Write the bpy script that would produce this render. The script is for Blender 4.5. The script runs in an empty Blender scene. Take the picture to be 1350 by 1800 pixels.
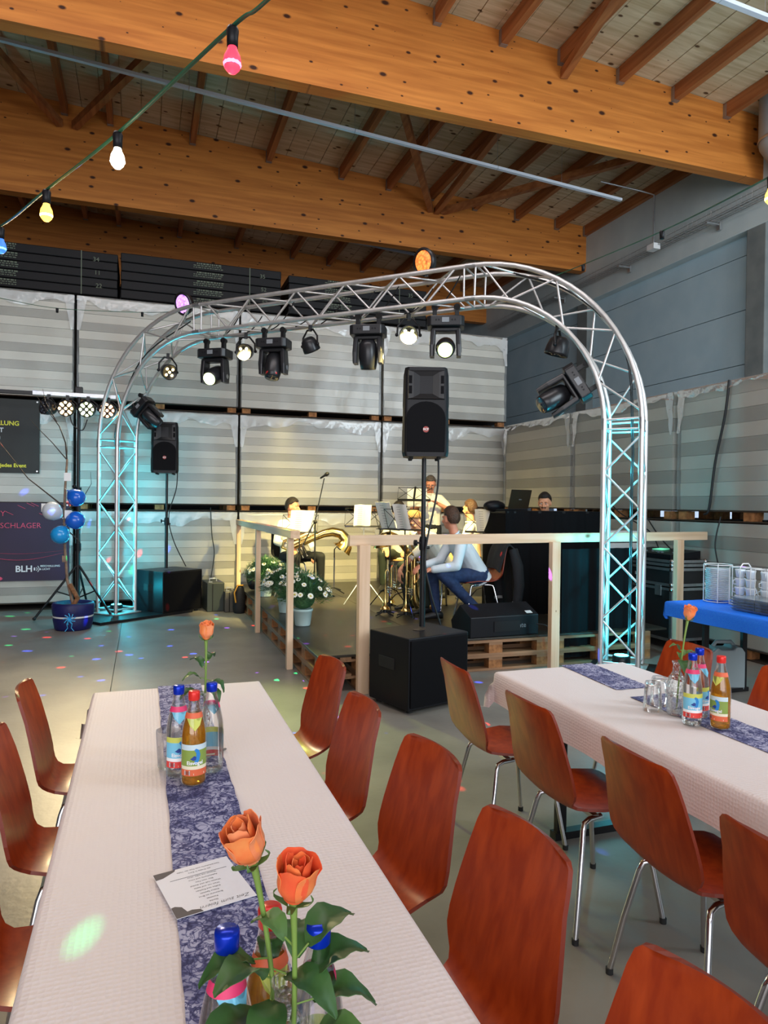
import bpy, math, random
from math import sin, cos, pi, sqrt, atan2, radians as RD
from mathutils import Matrix, Vector, Euler
random.seed(7)
SC = bpy.context.scene
COL = SC.collection

# ------------------------------------------------------------------ camera, world, added fill lamps, exposure
FPX = 1230.0
cam_d = bpy.data.cameras.new('camera'); cam = bpy.data.objects.new('camera', cam_d); COL.objects.link(cam)
yaw, pit, roll = math.atan(425/FPX), math.atan(15/FPX), .012
F = Vector((sin(yaw)*cos(pit), cos(yaw)*cos(pit), -sin(pit)))
R0 = Vector((cos(yaw), -sin(yaw), 0)); U0 = R0.cross(F)
Rv = R0*cos(roll) + U0*sin(roll); Uv = U0*cos(roll) - R0*sin(roll)
cam.matrix_world = Matrix(((Rv.x, Uv.x, -F.x, 0), (Rv.y, Uv.y, -F.y, 0), (Rv.z, Uv.z, -F.z, 1.6), (0, 0, 0, 1)))
cam_d.sensor_fit = 'VERTICAL'; cam_d.sensor_height = 24; cam_d.lens = 24*FPX/1800
cam_d.clip_start = .05; cam_d.clip_end = 100
SC.camera = cam

W = bpy.data.worlds.new('daylight'); SC.world = W; W.use_nodes = True
_bg = W.node_tree.nodes['Background']; _bg.inputs[0].default_value = (.72, .82, 1, 1); _bg.inputs[1].default_value = 1.6

def lamp(name, kind, loc, power, color, target=None, **kw):
    d = bpy.data.lights.new(name, kind); d.energy = power; d.color = color
    for k, v in kw.items(): setattr(d, k, v)
    o = bpy.data.objects.new(name, d); COL.objects.link(o); o.location = loc
    if target is not None:
        o.rotation_euler = (Vector(target) - Vector(loc)).to_track_quat('-Z', 'Y').to_euler()
    return o
# unseen area lamp added behind the camera, stands in for daylight
lamp('rear_fill', 'AREA', (-2.6, -6.6, 3.3), 590, (1, .95, .92), (1.2, 6, 2.9), shape='RECTANGLE', size=11, size_y=6)
# unseen area lamp added under the closed roof to fill tables and stage
lamp('overhead_fill', 'AREA', (.9, 4.7, 7.1), 185, (1, .94, .96), (1.2, 6.2, 0), shape='RECTANGLE', size=7, size_y=1.4)
# unseen area lamp added at the right to brighten the wall panels
lamp('wall_fill', 'AREA', (7.4, -1.0, 4.6), 620, (.78, .91, 1), (8.6, 11, 5.2), shape='RECTANGLE', size=3.4, size_y=5)
VS = SC.view_settings
SC.display_settings.display_device = 'sRGB'
VS.view_transform = 'Standard'; VS.look = 'None'; VS.gamma = 1; VS.use_curve_mapping = False; VS.exposure = .2
SC.cycles.max_bounces = 8; SC.cycles.transparent_max_bounces = 24; SC.cycles.caustics_reflective = False
SC.cycles.caustics_refractive = False; SC.cycles.use_denoising = True; SC.cycles.sample_clamp_indirect = 6

# ------------------------------------------------------------------ helpers
def S(r, g, b):
    return tuple((c/255/12.92 if c/255 <= .04045 else ((c/255+.055)/1.055)**2.4) for c in (r, g, b)) + (1,)
def T(loc=(0, 0, 0), rz=0, rx=0, ry=0):
    return Matrix.Translation(Vector(loc)) @ Euler((rx, ry, rz), 'XYZ').to_matrix().to_4x4()
def frame(loc, d, up=(0, 0, 1)):
    """matrix whose local +Z runs along d"""
    d = Vector(d).normalized(); u = Vector(up)
    if abs(d.dot(u)) > .98: u = Vector((0, 1, 0))
    x = u.cross(d).normalized(); y = d.cross(x)
    m = Matrix((x, y, d)).transposed().to_4x4(); m.translation = Vector(loc); return m

class MB:
    def __init__(s): s.v = []; s.f = []; s.m = []; s.s = []
    def add(s, vs, fs, m=0, smooth=False, M=None):
        n = len(s.v)
        s.v += [tuple(M @ Vector(p)) if M is not None else tuple(p) for p in vs]
        for f in fs: s.f.append([i+n for i in f]); s.m.append(m); s.s.append(smooth)
        return s
    def box(s, c, d, m=0, M=None):
        x, y, z = c; a, b, h = d[0]/2, d[1]/2, d[2]/2
        vs = [(x+i*a, y+j*b, z+k*h) for k in (-1, 1) for j in (-1, 1) for i in (-1, 1)]
        return s.add(vs, [(0, 2, 3, 1), (4, 5, 7, 6), (0, 1, 5, 4), (2, 6, 7, 3), (0, 4, 6, 2), (1, 3, 7, 5)], m, False, M)
    def tube(s, pts, r, n=8, m=0, cap=True, M=None, flat=1, closed=False):
        P = [Vector(p) for p in pts]; N = len(P)
        rr = r if isinstance(r, (list, tuple)) else [r]*N
        vs = []; prev = None
        for i, p in enumerate(P):
            if closed: t = P[(i+1) % N] - P[i-1]
            else: t = P[min(i+1, N-1)] - P[max(i-1, 0)]
            if t.length < 1e-9: t = Vector((0, 0, 1))
            t.normalize()
            if prev is None:
                a = Vector((0, 0, 1)) if abs(t.z) < .9 else Vector((1, 0, 0))
                u = t.cross(a).normalized()
            else:
                u = prev - t*prev.dot(t)
                u = u.normalized() if u.length > 1e-6 else t.orthogonal().normalized()
            prev = u; w = t.cross(u)
            for k in range(n):
                an = 2*pi*k/n
                vs.append(p + (u*cos(an) + w*sin(an)*flat)*rr[i])
        fs = []
        for i in range(N if closed else N-1):
            j = (i+1) % N
            for k in range(n):
                k2 = (k+1) % n
                fs.append((i*n+k, i*n+k2, j*n+k2, j*n+k))
        s.add(vs, fs, m, n > 5, M)
        if cap and not closed:
            s.add(vs[:n], [tuple(range(n))[::-1]], m, False, M); s.add(vs[-n:], [tuple(range(n))], m, False, M)
        return s
    def capsule(s, a, b, ra, rb, n=12, m=0):
        a, b = Vector(a), Vector(b); d = (b-a); L = d.length
        if L < 1e-6: return s.ell(a, (ra,)*3, m=m)
        d /= L; pts = []; rr = []
        for k in range(4):
            an = pi/2*k/4; pts.append(a - d*ra*cos(an)); rr.append(max(ra*sin(an), .001))
        pts.append(a); rr.append(ra); pts.append(b); rr.append(rb)
        for k in range(1, 5):
            an = pi/2*k/4; pts.append(b + d*rb*sin(an)); rr.append(max(rb*cos(an), .001))
        return s.tube(pts, rr, n, m)
    def lathe(s, prof, n=20, m=0, M=None, smooth=True, cap=True):
        vs = []; fs = []
        for r, z in prof:
            for k in range(n): vs.append((r*cos(2*pi*k/n), r*sin(2*pi*k/n), z))
        for i in range(len(prof)-1):
            for k in range(n):
                k2 = (k+1) % n; fs.append((i*n+k, i*n+k2, (i+1)*n+k2, (i+1)*n+k))
        s.add(vs, fs, m, smooth, M)
        if cap:
            if prof[0][0] > 1e-4: s.add(vs[:n], [tuple(range(n))[::-1]], m, False, M)
            if prof[-1][0] > 1e-4: s.add(vs[-n:], [tuple(range(n))], m, False, M)
        return s
    def ell(s, c, r, m=0, M=None, nu=12, nv=8, A=None):
        vs = []; fs = []; c = Vector(c)
        for i in range(nv+1):
            th = pi*i/nv
            for k in range(nu):
                ph = 2*pi*k/nu
                p = Vector((r[0]*max(sin(th), .002)*cos(ph), r[1]*max(sin(th), .002)*sin(ph), r[2]*cos(th)))
                vs.append(c + ((A @ p) if A is not None else p))
        for i in range(nv):
            for k in range(nu):
                k2 = (k+1) % nu; fs.append((i*nu+k, (i+1)*nu+k, (i+1)*nu+k2, i*nu+k2))
        return s.add(vs, fs, m, True, M)
    def loft(s, rings, m=0, cap=True, smooth=True, M=None):
        n = len(rings[0]); vs = [p for r in rings for p in r]; fs = []
        for i in range(len(rings)-1):
            for k in range(n):
                k2 = (k+1) % n; fs.append((i*n+k, i*n+k2, (i+1)*n+k2, (i+1)*n+k))
        s.add(vs, fs, m, smooth, M)
        if cap:
            s.add(rings[0], [tuple(range(n))[::-1]], m, False, M); s.add(rings[-1], [tuple(range(n))], m, False, M)
        return s
    def sheet(s, rows, th=0, m=0, smooth=True, M=None, mb=None):
        """grid of points; th>0 gives it thickness along its normals"""
        h, w = len(rows), len(rows[0]); P = [[Vector(p) for p in r] for r in rows]
        idx = lambda i, j: i*w+j
        top = [p for r in P for p in r]
        fs = [(idx(i, j), idx(i, j+1), idx(i+1, j+1), idx(i+1, j)) for i in range(h-1) for j in range(w-1)]
        if not th: return s.add(top, fs, m, smooth, M)
        bot = []
        for i in range(h):
            for j in range(w):
                a = P[min(i+1, h-1)][j] - P[max(i-1, 0)][j]; b = P[i][min(j+1, w-1)] - P[i][max(j-1, 0)]
                nn = b.cross(a); nn = nn.normalized() if nn.length > 1e-9 else Vector((0, 0, 1))
                bot.append(P[i][j] - nn*th)
        s.add(top, fs, m, smooth, M); s.add(bot, [f[::-1] for f in fs], m, smooth, M)
        rim = [idx(0, j) for j in range(w)] + [idx(i, w-1) for i in range(1, h)] + [idx(h-1, j) for j in range(w-2, -1, -1)] + [idx(i, 0) for i in range(h-2, 0, -1)]
        n = len(rim); vs = [top[i] for i in rim] + [bot[i] for i in rim]
        s.add(vs, [(k, n+k, n+(k+1) % n, (k+1) % n) for k in range(n)], m if mb is None else mb, False, M)
        return s
    def prism(s, poly, h, m=0, M=None, z0=0):
        n = len(poly); vs = [(x, y, z0) for x, y in poly] + [(x, y, z0+h) for x, y in poly]
        return s.add(vs, [tuple(range(n))[::-1], tuple(range(n, 2*n))] + [(k, (k+1) % n, n+(k+1) % n, n+k) for k in range(n)], m, False, M)
    def mesh(s, name):
        me = bpy.data.meshes.new(name); me.from_pydata(s.v, [], s.f)
        me.polygons.foreach_set('material_index', s.m); me.polygons.foreach_set('use_smooth', s.s)
        me.update(); return me
    def obj(s, name, mats, parent=None, loc=None, bevel=0, seg=2):
        me = s.mesh(name)
        for m in (mats if isinstance(mats, (list, tuple)) else [mats]): me.materials.append(m)
        o = bpy.data.objects.new(name, me); COL.objects.link(o)
        if parent is not None: o.parent = parent
        if loc is not None: o.location = loc
        if bevel:
            b = o.modifiers.new('bevel', 'BEVEL'); b.width = bevel; b.segments = seg; b.limit_method = 'ANGLE'; b.angle_limit = RD(40)
        return o

def inst(name, me, parent=None, M=None):
    o = bpy.data.objects.new(name, me); COL.objects.link(o)
    if parent is not None: o.parent = parent
    if M is not None: o.matrix_local = M
    return o
def tag(o, label=None, cat=None, group=None, kind=None):
    if label: o['label'] = label
    if cat: o['category'] = cat
    if group: o['group'] = group
    if kind: o['kind'] = kind
    return o
def thing(name, label, cat, loc=(0, 0, 0), rz=0, group=None):
    o = bpy.data.objects.new(name, None); COL.objects.link(o); o.location = loc; o.rotation_euler = (0, 0, rz)
    o.empty_display_size = .05
    return tag(o, label, cat, group)
def dup(root, loc=None, rz=None, label=None, group=None):
    def cp(o, par):
        c = o.copy(); COL.objects.link(c)
        if par is not None: c.parent = par
        for ch in o.children: cp(ch, c)
        return c
    r = cp(root, None)
    if loc is not None: r.location = loc
    if rz is not None: r.rotation_euler = (0, 0, rz)
    return tag(r, label, None, group)
def text(name, s, size, m, parent, M, ext=.0006, align='CENTER', offset=0, bold=0):
    c = bpy.data.curves.new(name, 'FONT'); c.body = s; c.size = size; c.extrude = ext; c.align_x = align; c.align_y = 'CENTER'
    c.resolution_u = 3; c.offset = bold
    o = bpy.data.objects.new(name+'_tmp', c); COL.objects.link(o)
    me = bpy.data.meshes.new_from_object(o); bpy.data.objects.remove(o)
    me.transform(M); me.materials.clear(); me.materials.append(m)
    q = bpy.data.objects.new(name, me); COL.objects.link(q); q.parent = parent
    return q

# ------------------------------------------------------------------ materials
def mat(name, col, rough=.5, metal=0, spec=.5, col2=None, scale=6, detail=4, stretch=(1, 1, 1), bump=0, bscale=None, coat=0, trans=0, emit=None, estr=1, contrast=.35, sss=0, ior=1.45, alpha=1):
    m = bpy.data.materials.new(name); m.use_nodes = True; nt = m.node_tree; b = nt.nodes['Principled BSDF']
    b.inputs['Base Color'].default_value = col if len(col) == 4 else (*col, 1)
    b.inputs['Roughness'].default_value = rough; b.inputs['Metallic'].default_value = metal
    b.inputs['Specular IOR Level'].default_value = spec; b.inputs['Coat Weight'].default_value = coat; b.inputs['Coat Roughness'].default_value = .12
    b.inputs['Transmission Weight'].default_value = trans; b.inputs['IOR'].default_value = ior; b.inputs['Alpha'].default_value = alpha
    if emit: b.inputs['Emission Color'].default_value = emit; b.inputs['Emission Strength'].default_value = estr
    if col2 or bump:
        tc = nt.nodes.new('ShaderNodeTexCoord'); mp = nt.nodes.new('ShaderNodeMapping'); mp.inputs['Scale'].default_value = stretch
        nt.links.new(tc.outputs['Object'], mp.inputs[0])
    if col2:
        nz = nt.nodes.new('ShaderNodeTexNoise'); nz.inputs['Scale'].default_value = scale; nz.inputs['Detail'].default_value = detail
        nt.links.new(mp.outputs[0], nz.inputs['Vector'])
        rp = nt.nodes.new('ShaderNodeValToRGB'); rp.color_ramp.elements[0].position = .5-contrast/2; rp.color_ramp.elements[1].position = .5+contrast/2
        rp.color_ramp.elements[0].color = b.inputs['Base Color'].default_value; rp.color_ramp.elements[1].color = col2 if len(col2) == 4 else (*col2, 1)
        nt.links.new(nz.outputs['Fac'], rp.inputs[0]); nt.links.new(rp.outputs[0], b.inputs['Base Color'])
    if bump:
        nb = nt.nodes.new('ShaderNodeTexNoise'); nb.inputs['Scale'].default_value = bscale or scale; nb.inputs['Detail'].default_value = 3
        nt.links.new(mp.outputs[0], nb.inputs['Vector'])
        bp = nt.nodes.new('ShaderNodeBump'); bp.inputs['Strength'].default_value = bump; bp.inputs['Distance'].default_value = .02
        nt.links.new(nb.outputs['Fac'], bp.inputs['Height']); nt.links.new(bp.outputs[0], b.inputs['Normal'])
    return m
def N(m, t, **kw):
    n = m.node_tree.nodes.new(t)
    for k, v in kw.items(): setattr(n, k, v)
    return n
def wood(name, base, dark, axis=0, knots=True, plane=None, rough=.55, scale=1, knot=S(60, 26, 8), kscale=3.2, kth=.055):
    """board with grain along one axis and scattered knots"""
    m = mat(name, base, rough); nt = m.node_tree; b = nt.nodes['Principled BSDF']; L = nt.links.new
    tc = N(m, 'ShaderNodeTexCoord'); mp = N(m, 'ShaderNodeMapping'); st = [9, 9, 9]; st[axis] = .5
    mp.inputs['Scale'].default_value = [x*scale for x in st]; L(tc.outputs['Object'], mp.inputs[0])
    nz = N(m, 'ShaderNodeTexNoise'); nz.inputs['Scale'].default_value = 1.6; nz.inputs['Detail'].default_value = 6; nz.inputs['Distortion'].default_value = .3
    L(mp.outputs[0], nz.inputs['Vector'])
    rp = N(m, 'ShaderNodeValToRGB'); rp.color_ramp.elements[0].position = .36; rp.color_ramp.elements[1].position = .66
    rp.color_ramp.elements[0].color = dark; rp.color_ramp.elements[1].color = base; L(nz.outputs['Fac'], rp.inputs[0])
    out = rp.outputs[0]
    if knots:
        m2 = N(m, 'ShaderNodeMapping'); s2 = [1, 1, 1]; s2[axis] = .55; m2.inputs['Scale'].default_value = [x*scale for x in s2]; L(tc.outputs['Object'], m2.inputs[0])
        vo = N(m, 'ShaderNodeTexVoronoi'); vo.inputs['Scale'].default_value = kscale; kv = m2.outputs[0]
        if plane:
            vo.voronoi_dimensions = '2D'
            if plane == 'xz':
                m3 = N(m, 'ShaderNodeMapping'); m3.inputs['Rotation'].default_value = (pi/2, 0, 0); L(kv, m3.inputs[0]); kv = m3.outputs[0]
        L(kv, vo.inputs['Vector'])
        vo.inputs['Randomness'].default_value = 1
        kr = N(m, 'ShaderNodeValToRGB'); kr.color_ramp.elements[0].position = kth; kr.color_ramp.elements[1].position = kth*1.9
        kr.color_ramp.elements[0].color = (1, 1, 1, 1); kr.color_ramp.elements[1].color = (0, 0, 0, 1); 
        sc_ = N(m, 'ShaderNodeSeparateColor'); L(vo.outputs['Color'], sc_.inputs[0])
        pw = N(m, 'ShaderNodeMath', operation='POWER'); L(sc_.outputs[0], pw.inputs[0]); pw.inputs[1].default_value = 2.2
        ad = N(m, 'ShaderNodeMath', operation='MULTIPLY_ADD'); L(pw.outputs[0], ad.inputs[0]); ad.inputs[1].default_value = 1.5; ad.inputs[2].default_value = .08
        dv = N(m, 'ShaderNodeMath', operation='DIVIDE'); L(vo.outputs['Distance'], dv.inputs[0]); L(ad.outputs[0], dv.inputs[1]); L(dv.outputs[0], kr.inputs[0])
        mx = N(m, 'ShaderNodeMix', data_type='RGBA'); L(kr.outputs[0], mx.inputs[0]); L(out, mx.inputs[6]); mx.inputs[7].default_value = knot
        out = mx.outputs[2]
    L(out, b.inputs['Base Color']); return m
def clear(name, tint, gloss=.12, rough=.03, body=0, bodycol=(1, 1, 1, 1), bump=0, bscale=40, vor=0):
    """thin clear layer: fresnel gloss over tinted transparency, optional milky body"""
    m = bpy.data.materials.new(name); m.use_nodes = True; nt = m.node_tree; L = nt.links.new
    for n in list(nt.nodes): nt.nodes.remove(n)
    out = N(m, 'ShaderNodeOutputMaterial'); tr = N(m, 'ShaderNodeBsdfTransparent'); tr.inputs[0].default_value = tint
    base = tr.outputs[0]
    if body:
        df = N(m, 'ShaderNodeBsdfDiffuse'); df.inputs[0].default_value = bodycol
        mb = N(m, 'ShaderNodeMixShader'); mb.inputs[0].default_value = body; L(base, mb.inputs[1]); L(df.outputs[0], mb.inputs[2]); base = mb.outputs[0]
    gl = N(m, 'ShaderNodeBsdfGlossy'); gl.inputs[0].default_value = (1, 1, 1, 1); gl.inputs['Roughness'].default_value = rough
    lw = N(m, 'ShaderNodeLayerWeight'); lw.inputs[0].default_value = .35
    ma = N(m, 'ShaderNodeMath', operation='MULTIPLY_ADD'); ma.inputs[1].default_value = .6; ma.inputs[2].default_value = gloss*.3-.02; L(lw.outputs['Fresnel'], ma.inputs[0])
    cl = N(m, 'ShaderNodeClamp'); cl.inputs[2].default_value = .85; L(ma.outputs[0], cl.inputs[0])
    mx = N(m, 'ShaderNodeMixShader'); L(cl.outputs[0], mx.inputs[0]); L(base, mx.inputs[1]); L(gl.outputs[0], mx.inputs[2]); L(mx.outputs[0], out.inputs[0])
    if bump:
        tc = N(m, 'ShaderNodeTexCoord')
        t = N(m, 'ShaderNodeTexVoronoi' if vor else 'ShaderNodeTexNoise'); t.inputs['Scale'].default_value = bscale; L(tc.outputs['Object'], t.inputs['Vector'])
        bp = N(m, 'ShaderNodeBump'); bp.inputs['Strength'].default_value = bump; bp.inputs['Distance'].default_value = .01
        L(t.outputs[0], bp.inputs['Height'])
        for q in (gl.inputs['Normal'], lw.inputs['Normal']): L(bp.outputs[0], q)
    return m
def glow(name, col, s):
    m = bpy.data.materials.new(name); m.use_nodes = True; b = m.node_tree.nodes['Principled BSDF']
    b.inputs['Base Color'].default_value = (.02, .02, .02, 1); b.inputs['Emission Color'].default_value = col; b.inputs['Emission Strength'].default_value = s; return m

GLULAM = wood('glulam_spruce', S(208, 130, 56), S(178, 104, 40), 0, kscale=4.6, kth=.055, plane='xz')
RAFTER = wood('rafter_timber', S(176, 112, 66), S(140, 82, 44), 1, kscale=3, kth=.05)
DECKW = wood('roof_board', S(214, 196, 164), S(186, 164, 128), 0, rough=.7, kscale=4.5, kth=.06, knot=S(84, 60, 36), plane='xy')
BATTEN = wood('planed_batten', S(226, 196, 166), S(206, 170, 134), 2, kscale=5, kth=.05, knot=S(120, 74, 40))
PALLET = wood('pallet_timber', S(160, 122, 90), S(112, 80, 54), 0, kscale=6, kth=.06)
PALLETD = mat('pallet_block', S(170, 116, 70), .8, col2=S(120, 78, 44), scale=20)
PLY = wood('stained_plywood', S(172, 66, 22), S(146, 48, 14), 2, knots=False, rough=.38, scale=2.2)
PLY.node_tree.nodes['Principled BSDF'].inputs['Coat Weight'].default_value = .1; PLY.node_tree.nodes['Principled BSDF'].inputs['Specular IOR Level'].default_value = .3
PLY.node_tree.nodes['Principled BSDF'].inputs['Coat Roughness'].default_value = .2
PLYEDGE = mat('plywood_edge', S(120, 40, 16), .45)
CHROME = mat('chrome', (.62, .62, .64), .16, 1)
ALU = mat('truss_aluminium', (.72, .7, .69), .4, .72, col2=(.6, .585, .57), scale=9, stretch=(1, 1, .3))
BLACK = mat('black_paint', (.008, .008, .009), .5, spec=.3)
BLACKP = mat('black_plastic', (.008, .008, .010), .42, spec=.25)
BLACKM = mat('black_metal', (.010, .010, .011), .35, spec=.35)
RUBBER = mat('black_rubber', (.012, .012, .012), .7)
GRILLE = mat('speaker_grille', (.004, .004, .005), .7, spec=.12)
WHITE = mat('white_plastic', (.75, .75, .74), .4)
PAPER = mat('paper', S(236, 232, 222), .7)
INK = mat('printing_ink', S(60, 58, 66), .7)
BRASS = mat('brass', (.80, .56, .2), .2, 1, col2=(.66, .45, .16), scale=8)
SILVER = mat('silver_plate', (.8, .8, .78), .15, 1)
CONC = mat('concrete_floor', S(150, 145, 136), .4, col2=S(110, 106, 100), scale=1.3, detail=9, contrast=.5, bump=.06, bscale=25)
WALLP = mat('wall_panel', S(176, 200, 210), .6, col2=S(166, 192, 204), scale=2)
WALLU = mat('wall_plinth', S(196, 206, 206), .7, col2=S(184, 196, 198), scale=2)
COLM = mat('concrete_column', S(120, 124, 122), .8, col2=S(104, 110, 110), scale=4)
STEEL = mat('galvanised_steel', (.55, .57, .58), .38, .9, col2=(.45, .46, .47), scale=18)
CABLE = mat('cable_rubber', (.012, .012, .013), .55)
PH = mat('phenolic_plate', (.028, .024, .018), .36, spec=.35, col2=(.04, .035, .027), scale=3, bump=.03, bscale=120)
# ------------------------------------------------------------------ structure
def struct(name, mb, m, label=None, **kw):
    o = mb.obj(name, m, **kw); o['kind'] = 'structure'
    if label: o['label'] = label
    return o
# floor: slabs with an open joint between them
b = MB()
for x0, x1 in ((-12, -.245), (-.237, 9.6)):
    b.box(((x0+x1)/2, 6.3, -.1), (x1-x0, 25, .2))
b.box((-.24, 6.3, -.11), (.03, 25, .18))
struct('floor', b, CONC)
XW = 8.97
DECK = lambda x: 8.03-.062*x
BY = [-.65, 3.82, 8.29, 12.76, 17.29]
# roof deck of boards between the rafters
ceil = thing('ceiling', None, None); ceil['kind'] = 'structure'
x = -4.0; k = 0
for i in range(44):
    x0 = -4.4+i*.31; x1 = x0+.302
    b = MB(); y0, y1 = -6.0, 19
    dz = .004*((i*7) % 3)
    b.add([(x0, y0, DECK(x0)+dz), (x1, y0, DECK(x1)+dz), (x1, y1, DECK(x1)+dz), (x0, y1, DECK(x0)+dz),
           (x0, y0, DECK(x0)+.04), (x1, y0, DECK(x1)+.04), (x1, y1, DECK(x1)+.04), (x0, y1, DECK(x0)+.04)],
          [(0, 3, 2, 1), (4, 5, 6, 7), (0, 1, 5, 4), (1, 2, 6, 5), (2, 3, 7, 6), (3, 0, 4, 7)])
    b.obj('roof_board', DECKW, ceil)
b = MB(); b.add([(-12.2, -6.5, DECK(-12.2)+.05), (9.6, -6.5, DECK(9.6)+.05), (9.6, 19.2, DECK(9.6)+.05), (-12.2, 19.2, DECK(-12.2)+.05),
     (-12.2, -6.5, DECK(-12.2)+.2), (9.6, -6.5, DECK(9.6)+.2), (9.6, 19.2, DECK(9.6)+.2), (-12.2, 19.2, DECK(-12.2)+.2)],
     [(0, 3, 2, 1), (4, 5, 6, 7), (0, 1, 5, 4), (1, 2, 6, 5), (2, 3, 7, 6), (3, 0, 4, 7)])
b.obj('roof_sheet', DECKW, ceil)
# glulam beams, each one deep beam across the hall
def beam(y, idx):
    b = MB(); w = .1; zb = 6.55
    def sec(x): return [(x, y-w, zb), (x, y+w, zb), (x, y+w, DECK(x)), (x, y-w, DECK(x))]
    b.loft([sec(x) for x in (-11.9, -5, 0, 5, XW)], smooth=False)
    o = b.obj('trim_%d' % idx, GLULAM); o['kind'] = 'structure'
    o['label'] = ['glued laminated roof beam behind the viewer', 'glued laminated roof beam over the tables', 'large glued laminated beam nearest the arch, ending at the grey duct', 'second glued laminated beam, above the stage', 'farthest glued laminated beam, behind the black bales'][idx-1]
    return o
for i, y in enumerate(BY): beam(y, i+1)
PX = [8.78, 8.08, 7.14, 6.2, 5.26, 4.38, 3.45, 2.1, .78, -.55, -1.25, -2.5, -3.7]
hang = mat('joist_hanger', (.35, .35, .36), .45, .8)
for bay in range(4):
    y0, y1 = BY[bay]+.1, BY[bay+1]-.1
    bay_o = thing('trim_%d' % (10+bay), 'row of timber rafters between two roof beams', None); bay_o['kind'] = 'structure'
    for x in PX:
        zt = DECK(x)-.002; b = MB(); b.box((x, (y0+y1)/2, zt-.1), (.09, y1-y0, .2)); b.obj('rafter', RAFTER, bay_o)
        b = MB(); b.box((x, y0+.03, zt-.204), (.1, .06, .006)); b.box((x-.049, y0+.03, zt-.11), (.006, .06, .19)); b.box((x+.049, y0+.03, zt-.11), (.006, .06, .19))
        b.box((x, y1-.03, zt-.204), (.1, .06, .006)); b.box((x-.049, y1-.03, zt-.11), (.006, .06, .19))
        b.obj('joist_hanger', hang, bay_o)
    def brace(x0, ya, z0, x1, yb, z1):
        b = MB(); d = Vector((x1-x0, yb-ya, z1-z0)); M = frame((x0, ya, z0), d); b.box((0, 0, d.length/2), (.1, .12, d.length), 0, M); b.obj('wind_brace', RAFTER, bay_o)
    if bay == 1: brace(5.3, y1-.02, 7.38, 4.55, y0+.02, 7.5)
    if bay == 2:
        zz = 7.32
        brace(5.25, y1-.02, zz, 2.85, y0+.02, zz+.05); brace(5.37, y1-.02, zz-.02, 5.0, y0+.02, zz); brace(5.5, y1-.02, zz, 8.1, y0+.02, zz-.14)
        brace(-1.32, y1-.02, 7.75, -2.9, y0+.02, 7.8); brace(-1.1, y1-.02, 7.75, .9, y0+.02, 7.7)
# right wall: panels, plinth, columns, window band
wr = thing('wall_right', None, None); wr['kind'] = 'structure'
b = MB()
for y0, y1 in ((-6, 6.2), (16.2, 19.2)): b.box((XW+.12, (y0+y1)/2, 1.6), (.2, y1-y0, 3.2))
b.box((XW+.12, 11.2, .45), (.2, 10, .9)); b.box((XW+.12, 11.2, 2.85), (.2, 10, .7)); b.obj('wall_plinth', COLM, wr)
z = 3.2
for i, h in enumerate((.68, .86, .86, .5)):
    b = MB(); b.box((XW+.11, 6.6, z+h/2-.006), (.16, 25.2, h-.012)); b.obj('wall_panel', WALLP, wr); z += h
b = MB(); b.box((XW+.2, 6.6, 4.6), (.04, 25.2, 3)); b.obj('wall_backing', COLM, wr)
b = MB(); b.box((XW-.02, 6.6, 6.71), (.26, 25.2, 1.62)); b.obj('wall_fascia', WALLU, wr, bevel=.01)
for i, y in enumerate(BY):
    b = MB(); b.box((XW+.02, y+.02, 3.75), (.32, .36, 7.5)); o = b.obj('trim_%d' % (20+i), COLM, bevel=.015); o['kind'] = 'structure'; o['label'] = 'grey concrete column on the right wall'
wn = thing('window_1', None, None); wn['kind'] = 'structure'
b = MB()
for y in (6.25, 8.7, 11.2, 13.7, 16.15): b.box((XW+.12, y, 1.7), (.08, .1, 1.6))
for z in (.93, 1.7, 2.47): b.box((XW+.12, 11.2, z), (.06, 10, .06))
b.obj('window_frame', mat('window_frame', S(200, 204, 206), .5), wn)
b = MB(); b.box((XW+.12, 11.2, 1.7), (.008, 9.9, 1.5)); b.obj('window_pane', clear('window_glass', (.9, .95, 1, 1)), wn)
b = MB(); b.box((0, 19.1, 4.2), (24.4, .2, 8.6)); struct('wall_back', b, mat('back_wall', S(70, 70, 70), .8, col2=S(60, 60, 62), scale=2))
b = MB(); b.box((-12.1, 6.3, 4.3), (.2, 25.6, 8.9)); struct('wall_left', b, mat('left_wall', S(120, 126, 130), .8, col2=S(108, 114, 120), scale=2))
b = MB(); b.box((-1.4, -6.4, 7.3), (21.4, .2, 2.0)); b.box((-9.5, -6.4, 3.2), (5, .2, 6.4)); b.box((7.4, -6.4, 3.2), (3.6, .2, 6.4))
struct('wall_front', b, COLM)
# ventilation duct end at the top right
t = thing('ventilation_duct', 'grey ventilation duct with tapered end beside the near beam', 'duct', (8.66, 7.72, 6.6))
MB().lathe([(.1, -.25), (.12, -.1), (.3, .22), (.31, .3), (.31, 1.0)], 24, M=T()).obj('duct_pipe', mat('duct_grey', S(150, 160, 166), .45, .3), t)
MB().lathe([(.318, .28), (.325, .3), (.318, .32)], 24, cap=False).obj('duct_ring', STEEL, t)
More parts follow.
